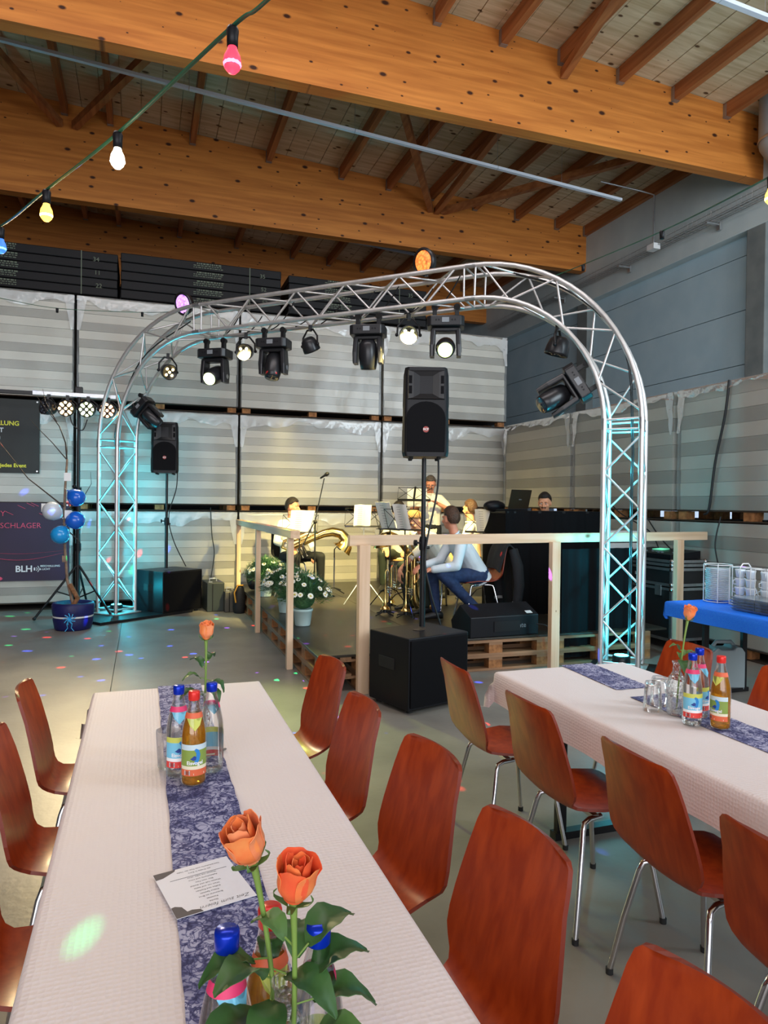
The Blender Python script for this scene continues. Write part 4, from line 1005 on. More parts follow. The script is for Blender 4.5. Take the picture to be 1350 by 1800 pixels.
# ------------------------------------------------------------------ roses
PETO = mat('petal_orange', S(240, 118, 62), .55, col2=S(244, 150, 84), scale=30, sss=.1); PETR = mat('petal_deep', S(232, 84, 48), .55, col2=S(240, 110, 60), scale=30); PETP = mat('petal_pale', S(244, 160, 110), .55, col2=S(240, 130, 80), scale=25)
STEMM = mat('rose_stem', S(120, 150, 70), .5); LEAF = mat('rose_leaf', S(48, 84, 44), .42, col2=S(66, 104, 52), scale=14); LEAFL = mat('rose_leaf_pale', S(94, 128, 66), .45, col2=S(80, 116, 60), scale=14)
def rose(base, top, label, R_, pet, leaves, seed, tilt=(0, 0, 1), group='orange roses', bend=.01, lsc=1):
    """stem from base to top, bloom of nested petals at the top; leaves: (t along stem, direction, length, pale)"""
    base, top = Vector(base), Vector(top); rnd = random.Random(seed)
    t = thing('rose', label, 'flower', base, 0, group); tp_ = top-base; ax = Vector(tilt).normalized()
    mid = tp_*.55+Vector((bend, bend*.3, 0))
    def st(q): return mid*2*q*(1-q)+tp_*q*q
    MB().tube([st(i/12) for i in range(13)], [.0035]*10+[.0038, .0045, .006], 8).obj('stem', STEMM, t)
    M = frame(tp_, ax)
    bloom = MB().lathe([(0, -.004), (R_*.25, 0), (R_*.5, R_*.25), (R_*.3, R_*1.6), (0, R_*1.9)], 12, 0, M).obj('bloom', pet[0], t)
    # petals: nested shells, outer ones open and lower
    layers = ((3, .36, 2.35, .0), (4, .6, 2.4, .04), (5, .86, 2.25, .13))
    for li, (n, rr, hh, flare) in enumerate(layers):
        for k in range(n):
            a0 = 2*pi*k/n+li*.7+rnd.uniform(-.2, .2); wd = 1.3 if li else 1.7; rows = []
            hh2 = hh*rnd.uniform(.9, 1.06); fl = flare*rnd.uniform(.4, 1.6)
            for i in range(9):
                v = i/8; r = []
                rad = R_*(.2+(rr-.2)*sin(min(v*1.9, 1)*pi/2)-.1*max(0, v-.45)+fl*max(0, v-.72)/.28)
                wv = wd*(sin(pi*(.14+.55*v))**.6)
                for j in range(9):
                    u = -1+2*j/8; a = a0+u*wv*.66
                    z = R_*hh2*v-R_*.24*u*u*v**3-R_*fl*1.6*max(0, v-.8)+R_*.05*sin(u*6+k*2)*v*v
                    q = rad*(1+.05*li*abs(u)*v)
                    r.append((q*cos(a), q*sin(a), z))
                rows.append(r)
            MB().sheet(rows, .0009, M=M).obj('petal', pet[(k+li) % len(pet)], bloom)
    for k in range(5):
        a = 2*pi*k/5+.3; rows = []
        for i in range(6):
            v = i/5; L = R_*1.1; rad = R_*(.25+.72*sin(v*2.2)); ww = R_*.2*(1-v)+.0006
            rows.append([(rad*cos(a)-q*ww*sin(a), rad*sin(a)+q*ww*cos(a), -R_*.1+L*(v*.35 if k % 2 else v*.75)) for q in (-1, 0, 1)])
        MB().sheet(rows, .0006, M=M).obj('sepal', LEAFL, t)
    for (q, d, L, pale) in leaves:
        L *= lsc
        p = st(q); d = Vector(d).normalized(); sd = d.cross(Vector((0, 0, 1))); sd = sd.normalized() if sd.length > .1 else Vector((1, 0, 0)); up = sd.cross(d)
        MB().tube([p, p+d*L*.3+up*.004], .0013, 5).obj('leaf_stalk', STEMM, t)
        rows = []; n = 9
        for i in range(n+1):
            v = i/n; w_ = L*.34*(sin(pi*min(1, v*.94+.03))**.8)*(1-.25*v)+.0004; c = p+d*L*(.28+v)+up*(.02*sin(v*2.5)-L*.34*v*v)
            rows.append([c+sd*w_*u+up*(w_*.32*abs(u)) + up*.002*sin(i*2+u*3) for u in (-1, -.5, 0, .5, 1)])
        MB().sheet(rows, .0008).obj('leaf', LEAFL if pale else LEAF, t)
    return t
vase((.19, 2.40, Z0), 'clear patterned vase with one rose behind the middle bottles on the left table')
rose((.192, 2.40, Z0+.02), (.206, 2.415, 1.135), 'single upright orange rose in the vase at the middle of the left table', .026, [PETO, PETP], [(.62, (-.75, -.1, .1), .06, 1), (.7, (-.45, .5, .35), .06, 0), (.78, (.3, .5, .1), .05, 0), (.62, (.6, -.3, -.35), .06, 0), (.56, (.35, -.5, -.4), .065, 0), (.5, (-.8, -.3, -.0), .07, 0), (.48, (-.5, -.6, -.1), .05, 1)], 1, (.05, -.1, 1))
vase((.186, .915, Z0), 'clear vase in the foreground holding two roses', 1.0)
rose((.18, .915, Z0+.02), (.145, .945, 1.115), 'left foreground rose, pale orange with an open petal, in the nearest vase', .03, [PETP, PETO], [(.56, (.5, -.55, -.1), .07, 0), (.3, (-.7, -.2, -.2), .08, 0), (.52, (-.6, -.5, .45), .075, 0), (.6, (-.8, -.1, -.0), .062, 0), (.45, (-.7, -.4, -.1), .08, 0), (.5, (-.15, -.5, -.15), .07, 0), (.4, (-.5, -.35, -.3), .075, 0), (.36, (-.2, -.6, -.1), .082, 0), (.7, (.1, .3, -.7), .05, 0)], 5, (-.35, -.3, .9), bend=.02, lsc=1.2)
rose((.19, .912, Z0+.02), (.188, .885, 1.085), 'right foreground rose, deep orange, standing taller stem in the nearest vase', .0285, [PETR, PETO], [(.72, (.55, .35, .15), .075, 0), (.6, (.7, .2, .15), .075, 0), (.52, (.85, .0, -.05), .075, 0), (.35, (.8, -.25, .1), .07, 1), (.3, (.45, -.1, -.3), .06, 0), (.66, (.2, .6, .2), .06, 0), (.28, (.05, -.5, .2), .06, 0), (.78, (-.3, .4, .1), .05, 1)], 9, (.06, -.25, .95), lsc=1.2)
vase((2.095, 2.33, Z0), 'tall patterned glass vase with one rose on the right table')
rose((2.097, 2.33, Z0+.02), (2.16, 2.345, 1.128), 'single orange rose leaning right in the vase on the right table', .026, [PETO, PETP], [(.62, (-.7, .1, .3), .05, 1), (.55, (-.3, -.5, -.2), .085, 0), (.6, (.6, -.2, -.1), .05, 1), (.56, (.7, .3, .15), .05, 1), (.52, (.2, .3, .1), .045, 1)], 3, (.15, -.15, 1), bend=-.02)
# drinks card
t = thing('menu_card', 'printed white menu card with grey corners lying on the left table runner', 'card', (.135, 1.587, .7462), RD(13))
MB().box((0, 0, .0009), (.173, .195, .0008)).obj('sheet', mat('card_white', S(238, 238, 244), .6), t)
GRYP = mat('print_darkgrey', S(96, 90, 92), .7); b = MB()
b.add([(-.0862, .0, 0), (-.0862, .0, 0), (-.0862, 0, 0)], [])
pts = [(-.0862, -.097), (-.03, -.097), (-.034, -.086), (-.05, -.08), (-.06, -.082), (-.066, -.06), (-.078, -.052), (-.0862, -.054)]
b.add([(x, y, .0016) for x, y in pts], [tuple(range(8))]); b.add([(x, y, .0016) for x, y in ((-.0862, .097), (-.0862, .07), (-.07, .072), (-.04, .089), (-.036, .097))], [(0, 1, 2, 3, 4)]); b.obj('corner_print', GRYP, t)
RZ = lambda x, y: T((x, y, .0016), pi)
lines = ['Getränkekarte zum Fest der Halle', 'alle Preise in Euro', 'Wasser mit oder ohne', 'Apfelschorle und Limo', 'Bier vom Fass', 'Weizen hell und dunkel', 'Wein rot und weiss', 'Kaffee und Kuchen', 'Kleine Speisen', 'Bratwurst im Brot', 'Pommes', 'Danke']
for i, s in enumerate(lines): text('print_line', s, .0072, INK, t, RZ(.012-.001*i, .078-.0125*i-(.008 if i > 1 else 0)), 0)
b = MB(); b.box((.005, .051, .0016), (.13, .0012, .0002)); b.obj('print_rule', INK, t)
text('handwriting', 'Zeit zum feiern', .0175, INK, t, RZ(.02, -.083) @ Matrix(((1, .4, 0, 0), (0, 1, 0, 0), (0, 0, 1, 0), (0, 0, 0, 1))), 0, bold=-.0002)
tg = thing('pebble', 'small dark heart-shaped table decoration on the left cloth', 'decoration', (.27, 2.45, .7435))
MB().prism([(0, -.012), (.012, .002), (.009, .009), (.003, .008), (0, .004), (-.003, .008), (-.009, .009), (-.012, .002)], .003).obj('heart', mat('heart_grey', S(110, 104, 106), .4), tg)
# ------------------------------------------------------------------ potted daisies on the stage edge
FOL = mat('daisy_leaf', S(56, 96, 62), .6, col2=S(84, 128, 78), scale=12); DW = mat('daisy_petal', S(240, 238, 224), .6); DY = mat('daisy_eye', S(206, 186, 96), .7)
b = MB()
for k in range(11):
    a = 2*pi*k/11; c, s_ = cos(a), sin(a)
    b.add([(.005*c-.003*-s_, .005*s_-.003*c, 0), (.017*c-.0055*-s_, .017*s_-.0055*c, .002), (.022*c, .022*s_, .0), (.017*c+.0055*-s_, .017*s_+.0055*c, .002), (.005*c+.003*-s_, .005*s_+.003*c, 0)], [(0, 1, 2, 3, 4)])
b.ell((0, 0, .002), (.0075, .0075, .004), 1, nu=8, nv=4); DAISY = b.mesh('flower'); DAISY.materials.append(DW); DAISY.materials.append(DY)
def daisies(p, label, R_, n, seed):
    rnd = random.Random(seed); t = thing('potted_daisy', label, 'plant', p, rnd.random()*6, 'potted daisies on the stage edge')
    MB().lathe([(0, 0), (.075, 0), (.08, .01), (.098, .15), (.105, .152), (.106, .175), (.098, .178), (.095, .16), (0, .15)], 24).obj('pot', mat('pot_mint', S(196, 220, 216), .45), t)
    b = MB()
    for k in range(3200):
        a, e = rnd.uniform(0, 2*pi), math.asin(rnd.uniform(-.25, 1)); d = Vector((cos(a)*cos(e), sin(a)*cos(e), sin(e)*.85)); c = Vector((0, 0, .2))+d*R_*rnd.uniform(.45, .97)+Vector((0, 0, R_*.35))
        w_ = Vector((-sin(a), cos(a), rnd.uniform(-.6, .6))).normalized()*.0045; L = (d+Vector((rnd.uniform(-.6, .6), rnd.uniform(-.6, .6), rnd.uniform(-.2, .8)))).normalized()*rnd.uniform(.05, .09)
        b.add([c, c+L*.5+w_, c+L, c+L*.5-w_], [(0, 1, 2, 3)])
    b.ell((0, 0, .2+R_*.3), (R_*.45, R_*.45, R_*.4), nu=14, nv=10)
    o = b.obj('foliage', FOL, t); o['kind'] = 'stuff'
    for k in range(n):
        a, e = rnd.uniform(0, 2*pi), math.asin(rnd.uniform(.05, 1)); d = Vector((cos(a)*cos(e), sin(a)*cos(e), sin(e)*.85)); c = Vector((0, 0, .2))+d*R_*rnd.uniform(.97, 1.06)+Vector((0, 0, R_*.35))
        M = frame(c, d+Vector((rnd.uniform(-.2, .2), rnd.uniform(-.2, .2), .35))) @ Matrix.Scale(rnd.uniform(1.15, 1.6), 4); inst('flower', DAISY, t, M)
daisies((1.6, 7.2, .312), 'nearest potted daisy bush on the stage edge behind the rail post', .29, 58, 1)
daisies((1.6, 8.1, .312), 'middle potted daisy bush on the stage edge', .29, 60, 2)
daisies((1.6, 9.55, .312), 'farthest potted daisy bush near the horn player', .27, 46, 3)
# ------------------------------------------------------------------ birch in a blue pot with balloons
t = thing('potted_tree', 'bare young tree tied up in a dark blue wrapped pot with a bow', 'plant', (-.8, 9.45, 0))
NAVY = mat('pot_navy', S(26, 28, 92), .5, col2=S(20, 22, 74), scale=6, bump=.3, bscale=14)
MB().lathe([(0, 0), (.2, 0), (.215, .02), (.235, .13), (.225, .15), (.24, .2), (.25, .3), (.235, .33), (.2, .33), (.18, .28), (0, .27)], 26).obj('pot', NAVY, t)
MB().lathe([(.232, .155), (.236, .165), (.234, .175)], 26, cap=False).obj('ribbon', WHITE, t)
SOIL = mat('soil', S(70, 62, 54), .9, col2=S(110, 104, 98), scale=40); MB().lathe([(.19, .27), (.1, .3), (0, .305)], 18, cap=False).obj('soil', SOIL, t)
b = MB(); rnd = random.Random(3)
for k in range(9):
    a = 2*pi*k/9; b.tube([(-.02, -.25, .16), (-.02+.035*cos(a), -.268, .16+.035*sin(a)), (-.02+.07*cos(a+.3), -.262, .16+.07*sin(a+.3))], .006, 5)
for sx in (-1, 1): b.tube([(-.02, -.25, .15), (-.02+sx*.03, -.255, .1), (-.02+sx*.02, -.25, .05), (-.02+sx*.05, -.255, .012)], .005, 5)
b.obj('bow', mat('bow_blue', S(60, 170, 226), .4), t)
BARK = mat('bark', S(150, 124, 104), .8, col2=S(110, 90, 76), scale=18); TWIG = mat('twig', S(60, 50, 44), .8)
MB().tube([(-.0, 0, .29), (-.07, 0, .6), (-.1, 0, 1.0), (-.11, 0, 1.4), (-.1, 0, 1.75), (-.08, 0, 2.1)], [.02, .018, .017, .016, .015, .012], 8).obj('trunk', BARK, t)
def twig(pts, r0=.008): MB().tube(pts, [r0*(1-.75*i/(len(pts)-1)) for i in range(len(pts))], 6).obj('branch', TWIG, t)
twig([(-.08, 0, 2.05), (-.1, 0, 2.3), (-.17, 0, 2.5), (-.3, 0, 2.68), (-.42, 0, 2.85)], .011); twig([(-.2, 0, 2.55), (-.33, 0, 2.8), (-.36, .02, 2.95)])
twig([(-.09, 0, 2.1), (-.25, -.02, 2.3), (-.42, -.04, 2.48), (-.5, -.04, 2.58)]); twig([(-.09, 0, 2.0), (-.08, 0, 2.2), (-.085, 0, 2.4)], .006)
twig([(-.1, 0, 1.5), (-.28, -.05, 1.66), (-.5, -.1, 1.85), (-.68, -.1, 2.1), (-.85, -.1, 2.33)], .011)
twig([(-.1, 0, 1.45), (.02, -.03, 1.55), (.12, -.04, 1.65), (.2, -.04, 1.8), (.19, -.04, 1.95)], .008); twig([(-.1, 0, 1.25), (.05, 0, 1.1), (.08, 0, 1.06)], .01)
MB().box((-.105, -.02, .87), (.045, .03, .08)).obj('tie', BARK, t)
MB().tube([(0, 0, .29), (.05, -.02, .38), (.0, -.03, .48), (-.04, 0, .55)], .03, 8).obj('burlap', mat('burlap', S(150, 104, 70), .9, col2=S(110, 74, 48), scale=30), t)
for z, dx in ((1.88, .03), (1.5, -.22), (1.42, .04)): MB().box((-.1+dx, -.05, z), (.08, .004, .1), 0, T((0, 0, 0))).obj('tag', WHITE, t)
def balloon(p, col, label, d=(.2, -.3, 1), r=.11):
    t = thing('balloon', label, 'balloon', p, 0, 'balloons tied to the tree'); M = frame((0, 0, 0), d)
    MB().lathe([(0, -r*1.22), (r*.1, -r*1.18), (r*.35, -r*1.0), (r*.75, -r*.6), (r*.98, -.05*r), (r, .2*r), (r*.9, .55*r), (r*.6, .87*r), (r*.25, 1.03*r), (0, 1.06*r)], 22, 0, M).obj('skin', mat('balloon_'+label[:10], col, .22, coat=.4), t)
    MB().lathe([(.012, -r*1.3), (.006, -r*1.22), (.0, -r*1.18)], 8, 0, M).obj('knot', mat('knot_'+label[:10], col, .4), t)
    MB().tube([M @ Vector((0, 0, -r*1.25)), M @ Vector((0, 0, -r*1.7))], .002, 5).obj('string', WHITE, t)
balloon((-.77, 9.36, 1.63), S(18, 96, 206), 'upper dark blue balloon on the tree', (.6, -.3, -.5), .108)
balloon((-.78, 9.36, 1.345), S(18, 96, 206), 'lower dark blue balloon on the tree', (.4, -.3, .1), .112)
balloon((-1.03, 9.37, 1.455), S(206, 214, 224), 'white balloon on the left of the tree', (-.5, -.3, .4), .115)
balloon((-.94, 9.36, 1.175), S(30, 150, 220), 'light blue balloon, lowest on the tree', (-.2, -.4, -.4), .112)
# ------------------------------------------------------------------ disc jockey desk, laptop, monitor wedge
CLB = mat('black_cloth', (.006, .006, .007), .9, spec=.1)
t = thing('desk_panel', 'tall black cloth-covered desk front of the disc jockey', 'desk', (4.64, 7.2, .312))
rows = [[(-.66+1.32*j/40, .008*sin(j*1.9)+.01*sin(j*.6), 1.22*i/6) for j in range(41)] for i in range(7)]
MB().sheet(rows, .006).obj('front_cloth', CLB, t)
MB().box((0, .3, 1.205), (1.32, .58, .03)).obj('desk_top', BLACK, t, bevel=.004)
for sx in (-1, 1): MB().box((sx*.645, .3, .6), (.02, .56, 1.19)).obj('side_panel', CLB, t)
t = thing('stage_drape', 'black cloth drape hanging behind the front railing beside the truss leg', 'drape', (4.42, 6.12, .06), RD(7))
MB().sheet([[(-.42+.98*j/40, .012*sin(j*1.3)+.012*sin(j*.5), 1.1*i/6) for j in range(41)] for i in range(7)], .005).obj('cloth', CLB, t)
t = thing('laptop', 'open black laptop on the disc jockey desk', 'laptop', (4.17, 7.42, 1.5345), RD(-160))
MB().box((0, -.03, .01), (.38, .26, .02)).obj('keyboard', BLACKP, t, bevel=.004)
M = T((0, .1, .02), 0, RD(-14)); MB().box((0, .008, .12), (.36, .012, .23), 0, M).obj('screen_lid', mat('lid_black', S(44, 36, 26), .3), t, bevel=.004)
text('logo', 'asus', .03, DISP, t, M @ T((0, .0145, .12), pi, pi/2, 0), .0004)
t = thing('headphones_case', 'round black case on the disc jockey desk left of the laptop', 'case', (3.99, 7.5, 1.5345)); MB().ell((0, 0, .05), (.14, .1, .07), nu=18).obj('body', BLACKP, t)
t = thing('stage_monitor', 'black wedge monitor lying at the front edge of the stage', 'loudspeaker', (3.36, 6.28, .3115), RD(4))
MB().prism([(-.2, 0), (.16, 0), (.2, .12), (.02, .30), (-.2, .2)], .78, 0, Matrix(((0, 0, 1, -.39), (1, 0, 0, 0), (0, 1, 0, 0), (0, 0, 0, 1)))).obj('cabinet', BLACKP, t, bevel=.008)
MB().box((.3, -.035, .262), (.07, .1, .003), 0, T((0, 0, 0), 0, RD(22))).obj('sticker', WHITE, t)
text('lettering', 'ante', .07, DISP, t, T((.18, -.203, .1), 0, pi/2), .001)
MB().box((.02, -.205, .1), (.3, .006, .1)).obj('input_plate', BLACKM, t)
cable('monitor_cable', 'black cable from the wedge monitor down to the floor', [(3.72, 6.07, .42), (3.8, 6.0, .4), (3.86, 5.97, .25), (3.9, 5.98, .06)], .007)
# ------------------------------------------------------------------ flight cases beside the truss leg
t = thing('flight_case', 'black flight case rack with metal edges right of the truss leg', 'case', (5.78, 6.72, .0))
WC, DC = .46, .9
def casebox(z0, z1, par, nm):
    MB().box((0, 0, (z0+z1)/2), (WC, DC, z1-z0-.004)).obj(nm, mat('case_black_'+nm, (.014, .014, .015), .5, bump=.2, bscale=200), par, bevel=.004)
    b = MB()
    for sx in (-1, 1):
        for sy in (-1, 1): b.box((sx*WC/2, sy*DC/2, (z0+z1)/2), (.035, .035, z1-z0-.01))
    for z in (z0+.018, z1-.018):
        for sy in (-1, 1): b.box((0, sy*DC/2, z), (WC, .03, .03))
        for sx in (-1, 1): b.box((sx*WC/2, 0, z), (.03, DC, .03))
    b.obj('metal_edge', STEEL, par)
    b = MB()
    for sx in (-1, 1):
        for sy in (-1, 1):
            for z in (z0+.02, z1-.02): b.ell((sx*WC/2, sy*DC/2, z), (.032, .032, .032), nu=8, nv=6)
    b.obj('corner_ball', CHROME, par)
casebox(.1, .70, t, 'lower_body'); casebox(.71, .92, t, 'drawer_body'); casebox(.93, 1.01, t, 'lid')
for y in (-.25, .25): MB().box((-WC/2-.012, y, .66), (.02, .1, .12)).obj('butterfly_latch', STEEL, t, bevel=.004)
MB().box((0, -DC/2-.012, .5), (.2, .02, .12)).obj('recessed_handle', STEEL, t, bevel=.004)
text('lettering', 'BLH', .05, WHITE, t, Matrix.Translation((-WC/2-.018, .1, .815)) @ Euler((pi/2, 0, -pi/2)).to_matrix().to_4x4(), .001)
for sx in (-1, 1):
    for sy in (-1, 1): MB().lathe([(.045, -.018), (.05, 0), (.045, .018)], 14, 0, T((sx*.17, sy*.35, .05), 0, 0, pi/2)).obj('caster', RUBBER, t)
t = thing('mixing_console', 'black mixing console with faders on the flight case', 'mixer', (5.78, 6.72, 1.014))
MB().loft([[(-.21, -.4, 0), (.21, -.4, 0), (.21, .4, 0), (-.21, .4, 0)], [(-.21, -.4, .05), (.21, -.4, .09), (.21, .4, .09), (-.21, .4, .05)]], smooth=False).obj('console_body', BLACKP, t, bevel=.006)
me = MB().box((0, 0, 0), (.03, .012, .014)).mesh('fader'); me.materials.append(DISP); rnd = random.Random(2)
for k in range(12): inst('fader', me, t, T((rnd.uniform(-.17, -.05), -.33+.06*k, .067)))
b = MB(); b.box((.05, .05, .0815), (.12, .16, .006), 0, T((0, 0, 0), 0, 0, RD(-5))); b.obj('display', glow('console_display', (.2, 1, .6, 1), .8), t)
t = thing('amplifier', 'white and black amplifier in a pale rack behind the mixing console', 'amplifier', (5.72, 7.5, .0))
MB().box((0, 0, .5), (.5, .42, 1.0)).obj('rack', BLACK, t, bevel=.006)
for i in range(2):
    z = 1.05+.15*i; MB().box((0, 0, z+.02), (.44, .38, .14)).obj('housing', WHITE, t, bevel=.008); MB().box((-.225, 0, z+.02), (.008, .22, .09)).obj('front_panel', BLACKP, t, bevel=.003)
    MB().lathe([(.022, 0), (.018, .012), (0, .013)], 12, 0, T((-.229, .06, z+.02), 0, 0, -pi/2)).obj('knob', DISP, t)
for k, pts in enumerate(([(5.9, 6.9, 1.1), (5.92, 7.1, 1.3), (5.9, 7.6, 1.5), (5.97, 7.9, 1.62)], [(5.85, 6.6, 1.08), (5.9, 6.9, 1.25), (5.94, 7.2, 1.5)], [(5.95, 6.0, 1.5), (5.9, 6.02, 1.2), (5.93, 6.0, .9), (5.95, 6.1, .5)])):
    cable('equipment_cable', ['long black cable from the console up to the pallet gap', 'short black cable rising from the console', 'black cable hanging from the pallet gap right of the flight case'][k], pts, .008)
cable('strap_cable', 'thick black strap hanging over the upper wrapped stack at the right', [(5.985, 5.95, 2.98), (5.965, 5.98, 2.6), (5.96, 6.1, 2.1), (5.965, 6.18, 1.6), (5.96, 6.25, 1.52)], .014)
# ------------------------------------------------------------------ blue buffet table at the right
BLUEC = mat('blue_paper', S(40, 136, 255), .5, col2=S(22, 112, 250), scale=180, contrast=.2, bump=.4, bscale=160)
ftable((4.76, 4.0, 0), .66, 2.1, .756, 'folding table under the blue cloth at the right')
cloth('tablecloth', 'bright blue paper cloth over the buffet table at the right', 4.42, 5.1, 2.95, 5.08, .76, .12, BLUEC, seed=5, flare=-.3)
def rack_plates(p):
    t = thing('plate_stack', 'tall stack of white plates in a wire rack on the blue table', 'plates', p)
    me = MB().lathe([(.0, 0), (.06, 0), (.09, .007), (.105, .013), (.104, .015), (.06, .005), (0, .004)], 22).mesh('plate'); me.materials.append(mat('porcelain', S(226, 234, 240), .2, coat=.3))
    for k in range(24): inst('plate', me, t, T((0, 0, .012+.0118*k)))
    b = MB()
    for a in (pi/4, 3*pi/4, 5*pi/4, 7*pi/4): b.tube([(.115*cos(a), .115*sin(a), 0), (.115*cos(a), .115*sin(a), .33)], .004, 6)
    for z in (.006, .33): b.tube([(.115*cos(a), .115*sin(a), z) for a in [2*pi*q/20 for q in range(20)]], .004, 6, closed=True)
    b.obj('wire_rack', WHITE, t); return t
rack_plates((4.84, 4.9, .7645))
CUPM = mat('cup_porcelain', S(222, 230, 238), .2, coat=.3)
def cup_rack(p, label, rz):
    t = thing('cup_rack', label, 'cups', p, rz, 'cup racks on the blue table')
    me = MB().lathe([(0, 0), (.025, 0), (.032, .01), (.04, .06), (.043, .075), (.041, .075), (.037, .06), (.028, .012), (0, .008)], 16); me.tube([(.038, 0, .06), (.06, 0, .055), (.06, 0, .025), (.034, 0, .02)], .004, 6); me = me.mesh('cup'); me.materials.append(CUPM)
    for k in range(4):
        for q in (-1, 1): inst('cup', me, t, T((.0, q*.055, .01+.074*k), k*.9+q))
    b = MB()
    for x in (-.06, .06):
        for y in (-.11, 0, .11): b.tube([(x, y, 0), (x, y, .325)], .004, 6)
    for z in (.006, .325):
        for x in (-.06, .06): b.tube([(x, -.11, z), (x, .11, z)], .004, 6)
        for y in (-.11, 0, .11): b.tube([(-.06, y, z), (.06, y, z)], .004, 6)
    b.tube([(-.06, 0, .325), (-.03, 0, .36), (.03, 0, .36), (.06, 0, .325)], .006, 6); b.obj('wire_rack', WHITE, t)
for i, (x, y) in enumerate(((4.86, 4.62), (4.87, 4.36), (4.87, 4.1))): cup_rack((x, y, .7645), 'wire rack of white cups on the blue table, %s' % ['next to the plate stack', 'second from the plate stack', 'third from the plate stack'][i], .1*i)
t = thing('tray_stack', 'stack of clear plastic trays at the front of the blue table', 'trays', (4.72, 4.28, .7645)); CLP = clear('clear_plastic', (.8, .84, .86, 1), .25, .12, .35, S(170, 180, 188))
for k in range(5): MB().loft([[(-.13, -.2, .022*k), (.13, -.2, .022*k), (.13, .2, .022*k), (-.13, .2, .022*k)], [(-.15, -.22, .022*k+.019), (.15, -.22, .022*k+.019), (.15, .22, .022*k+.019), (-.15, .22, .022*k+.019)]], smooth=False).obj('tray', CLP, t, bevel=.006)
t = thing('canister', 'grey translucent plastic canister on the floor under the blue table', 'canister', (4.83, 4.86, 0), RD(-18))
GC = mat('canister_grey', S(136, 148, 150), .45); sil = [(-.17, .0), (.17, 0), (.18, .02), (.18, .34), (.15, .385), (.1, .39), (.085, .36), (-.04, .36), (-.06, .385), (-.1, .35), (-.18, .31), (-.18, .02)]
MB().prism(sil, .22, 0, T((0, .11, 0), 0, pi/2)).obj('body', GC, t, bevel=.018)
MB().tube([(-.06, 0, .375), (-.03, 0, .415), (.1, 0, .415), (.13, 0, .38)], .018, 8).obj('handle', GC, t); MB().lathe([(.032, 0), (.032, .035), (0, .036)], 14, 0, T((-.13, 0, .335), 0, 0, RD(-20))).obj('cap', BLACKP, t)
cable('floor_cable', 'black cable hanging below the blue table', [(5.1, 4.3, .7), (5.12, 4.4, .4), (5.2, 4.2, .1), (5.3, 4.0, .012)], .008)
# ------------------------------------------------------------------ festoon lighting
FG = mat('festoon_green', S(40, 92, 66), .5)
def festoon(pts, label, bulbs, sag_n=60, rr=.0075):
    t = thing('festoon_lights', label, 'string lights', pts[0]); O_ = Vector(pts[0]); P = [Vector(p)-O_ for p in pts]; out = []
    for i in range(len(P)-1):
        a, b_, c, d = P[max(i-1, 0)], P[i], P[i+1], P[min(i+2, len(P)-1)]
        for j in range(8):
            q = j/8; out.append(.5*((2*b_)+(c-a)*q+(2*a-5*b_+4*c-d)*q*q+(3*b_-a-3*c+d)*q**3))
    out.append(P[-1]); MB().tube(out, rr, 6, flat=.5).obj('cable', FG, t)
    for p, col, st, tintc in bulbs:
        c = Vector(p)-O_; so = MB().lathe([(.0, .012), (.015, .01), (.019, -.0), (.017, -.02), (.0165, -.05), (0, -.05)], 14, 0, T(c)).obj('socket', BLACKP, t)
        if col is None: continue
        MB().lathe([(0, -.128), (.012, -.125), (.023, -.112), (.027, -.095), (.024, -.076), (.016, -.06), (.0135, -.05)], 18, 0, T(c), cap=False).obj('bulb', glow('bulb_'+str(len(bpy.data.materials)), col, st*.1), so)
        MB().ell(c+Vector((0, 0, -.1)), (.0275, .0275, .016)).obj('filament', glow('filament_'+str(len(bpy.data.materials)), col, st), so)
        l = lamp('bulb_lamp', 'POINT', c+Vector((0, 0, -.15)), .9, col[:3], shadow_soft_size=.03); l.parent = t
festoon([(.62, 1.5, 3.12), (.327, 2.022, 3.035), (.239, 2.158, 3.02), (-.1, 2.856, 2.988), (-.415, 3.441, 2.968), (-.722, 4.183, 3.04), (-1.3, 5.6, 3.3)], 'festoon light string with coloured bulbs crossing the upper left',
        [((.245, 2.15, 3.01), (1, .03, .07, 1), 22, (1, .35, .4, 1)), ((-.098, 2.85, 2.98), (1, .86, .6, 1), 60, (1, .97, .9, 1)), ((-.41, 3.43, 2.955), (1, .5, .07, 1), 36, (1, .8, .4, 1)), ((-.715, 4.17, 3.02), (.04, .2, 1, 1), 14, (.3, .5, 1, 1))])
festoon([(2.72, 2.2, 3.16), (2.862, 2.629, 3.206), (3.621, 4.277, 3.641), (4.203, 6.198, 4.053), (4.05, 6.6, 4.02)], 'festoon light string rising from the right frame edge to the arch',
        [((2.85, 2.6, 3.19), (1, .5, .07, 1), 36, (1, .8, .4, 1)), ((3.6, 4.23, 3.62), None, 0, None), ((4.15, 6.0, 4.0), None, 0, None)])
festoon([(-3.2, 10.5, 4.42), (-1.825, 10.5, 4.27), (-1.1, 10.5, 4.205), (0, 10.3, 4.21), (.5, 9.6, 4.1)], 'festoon light string along the back stacks at the left, unlit', [((-1.115, 10.5, 4.195), None, 0, None), ((-.02, 10.3, 4.2), None, 0, None)])
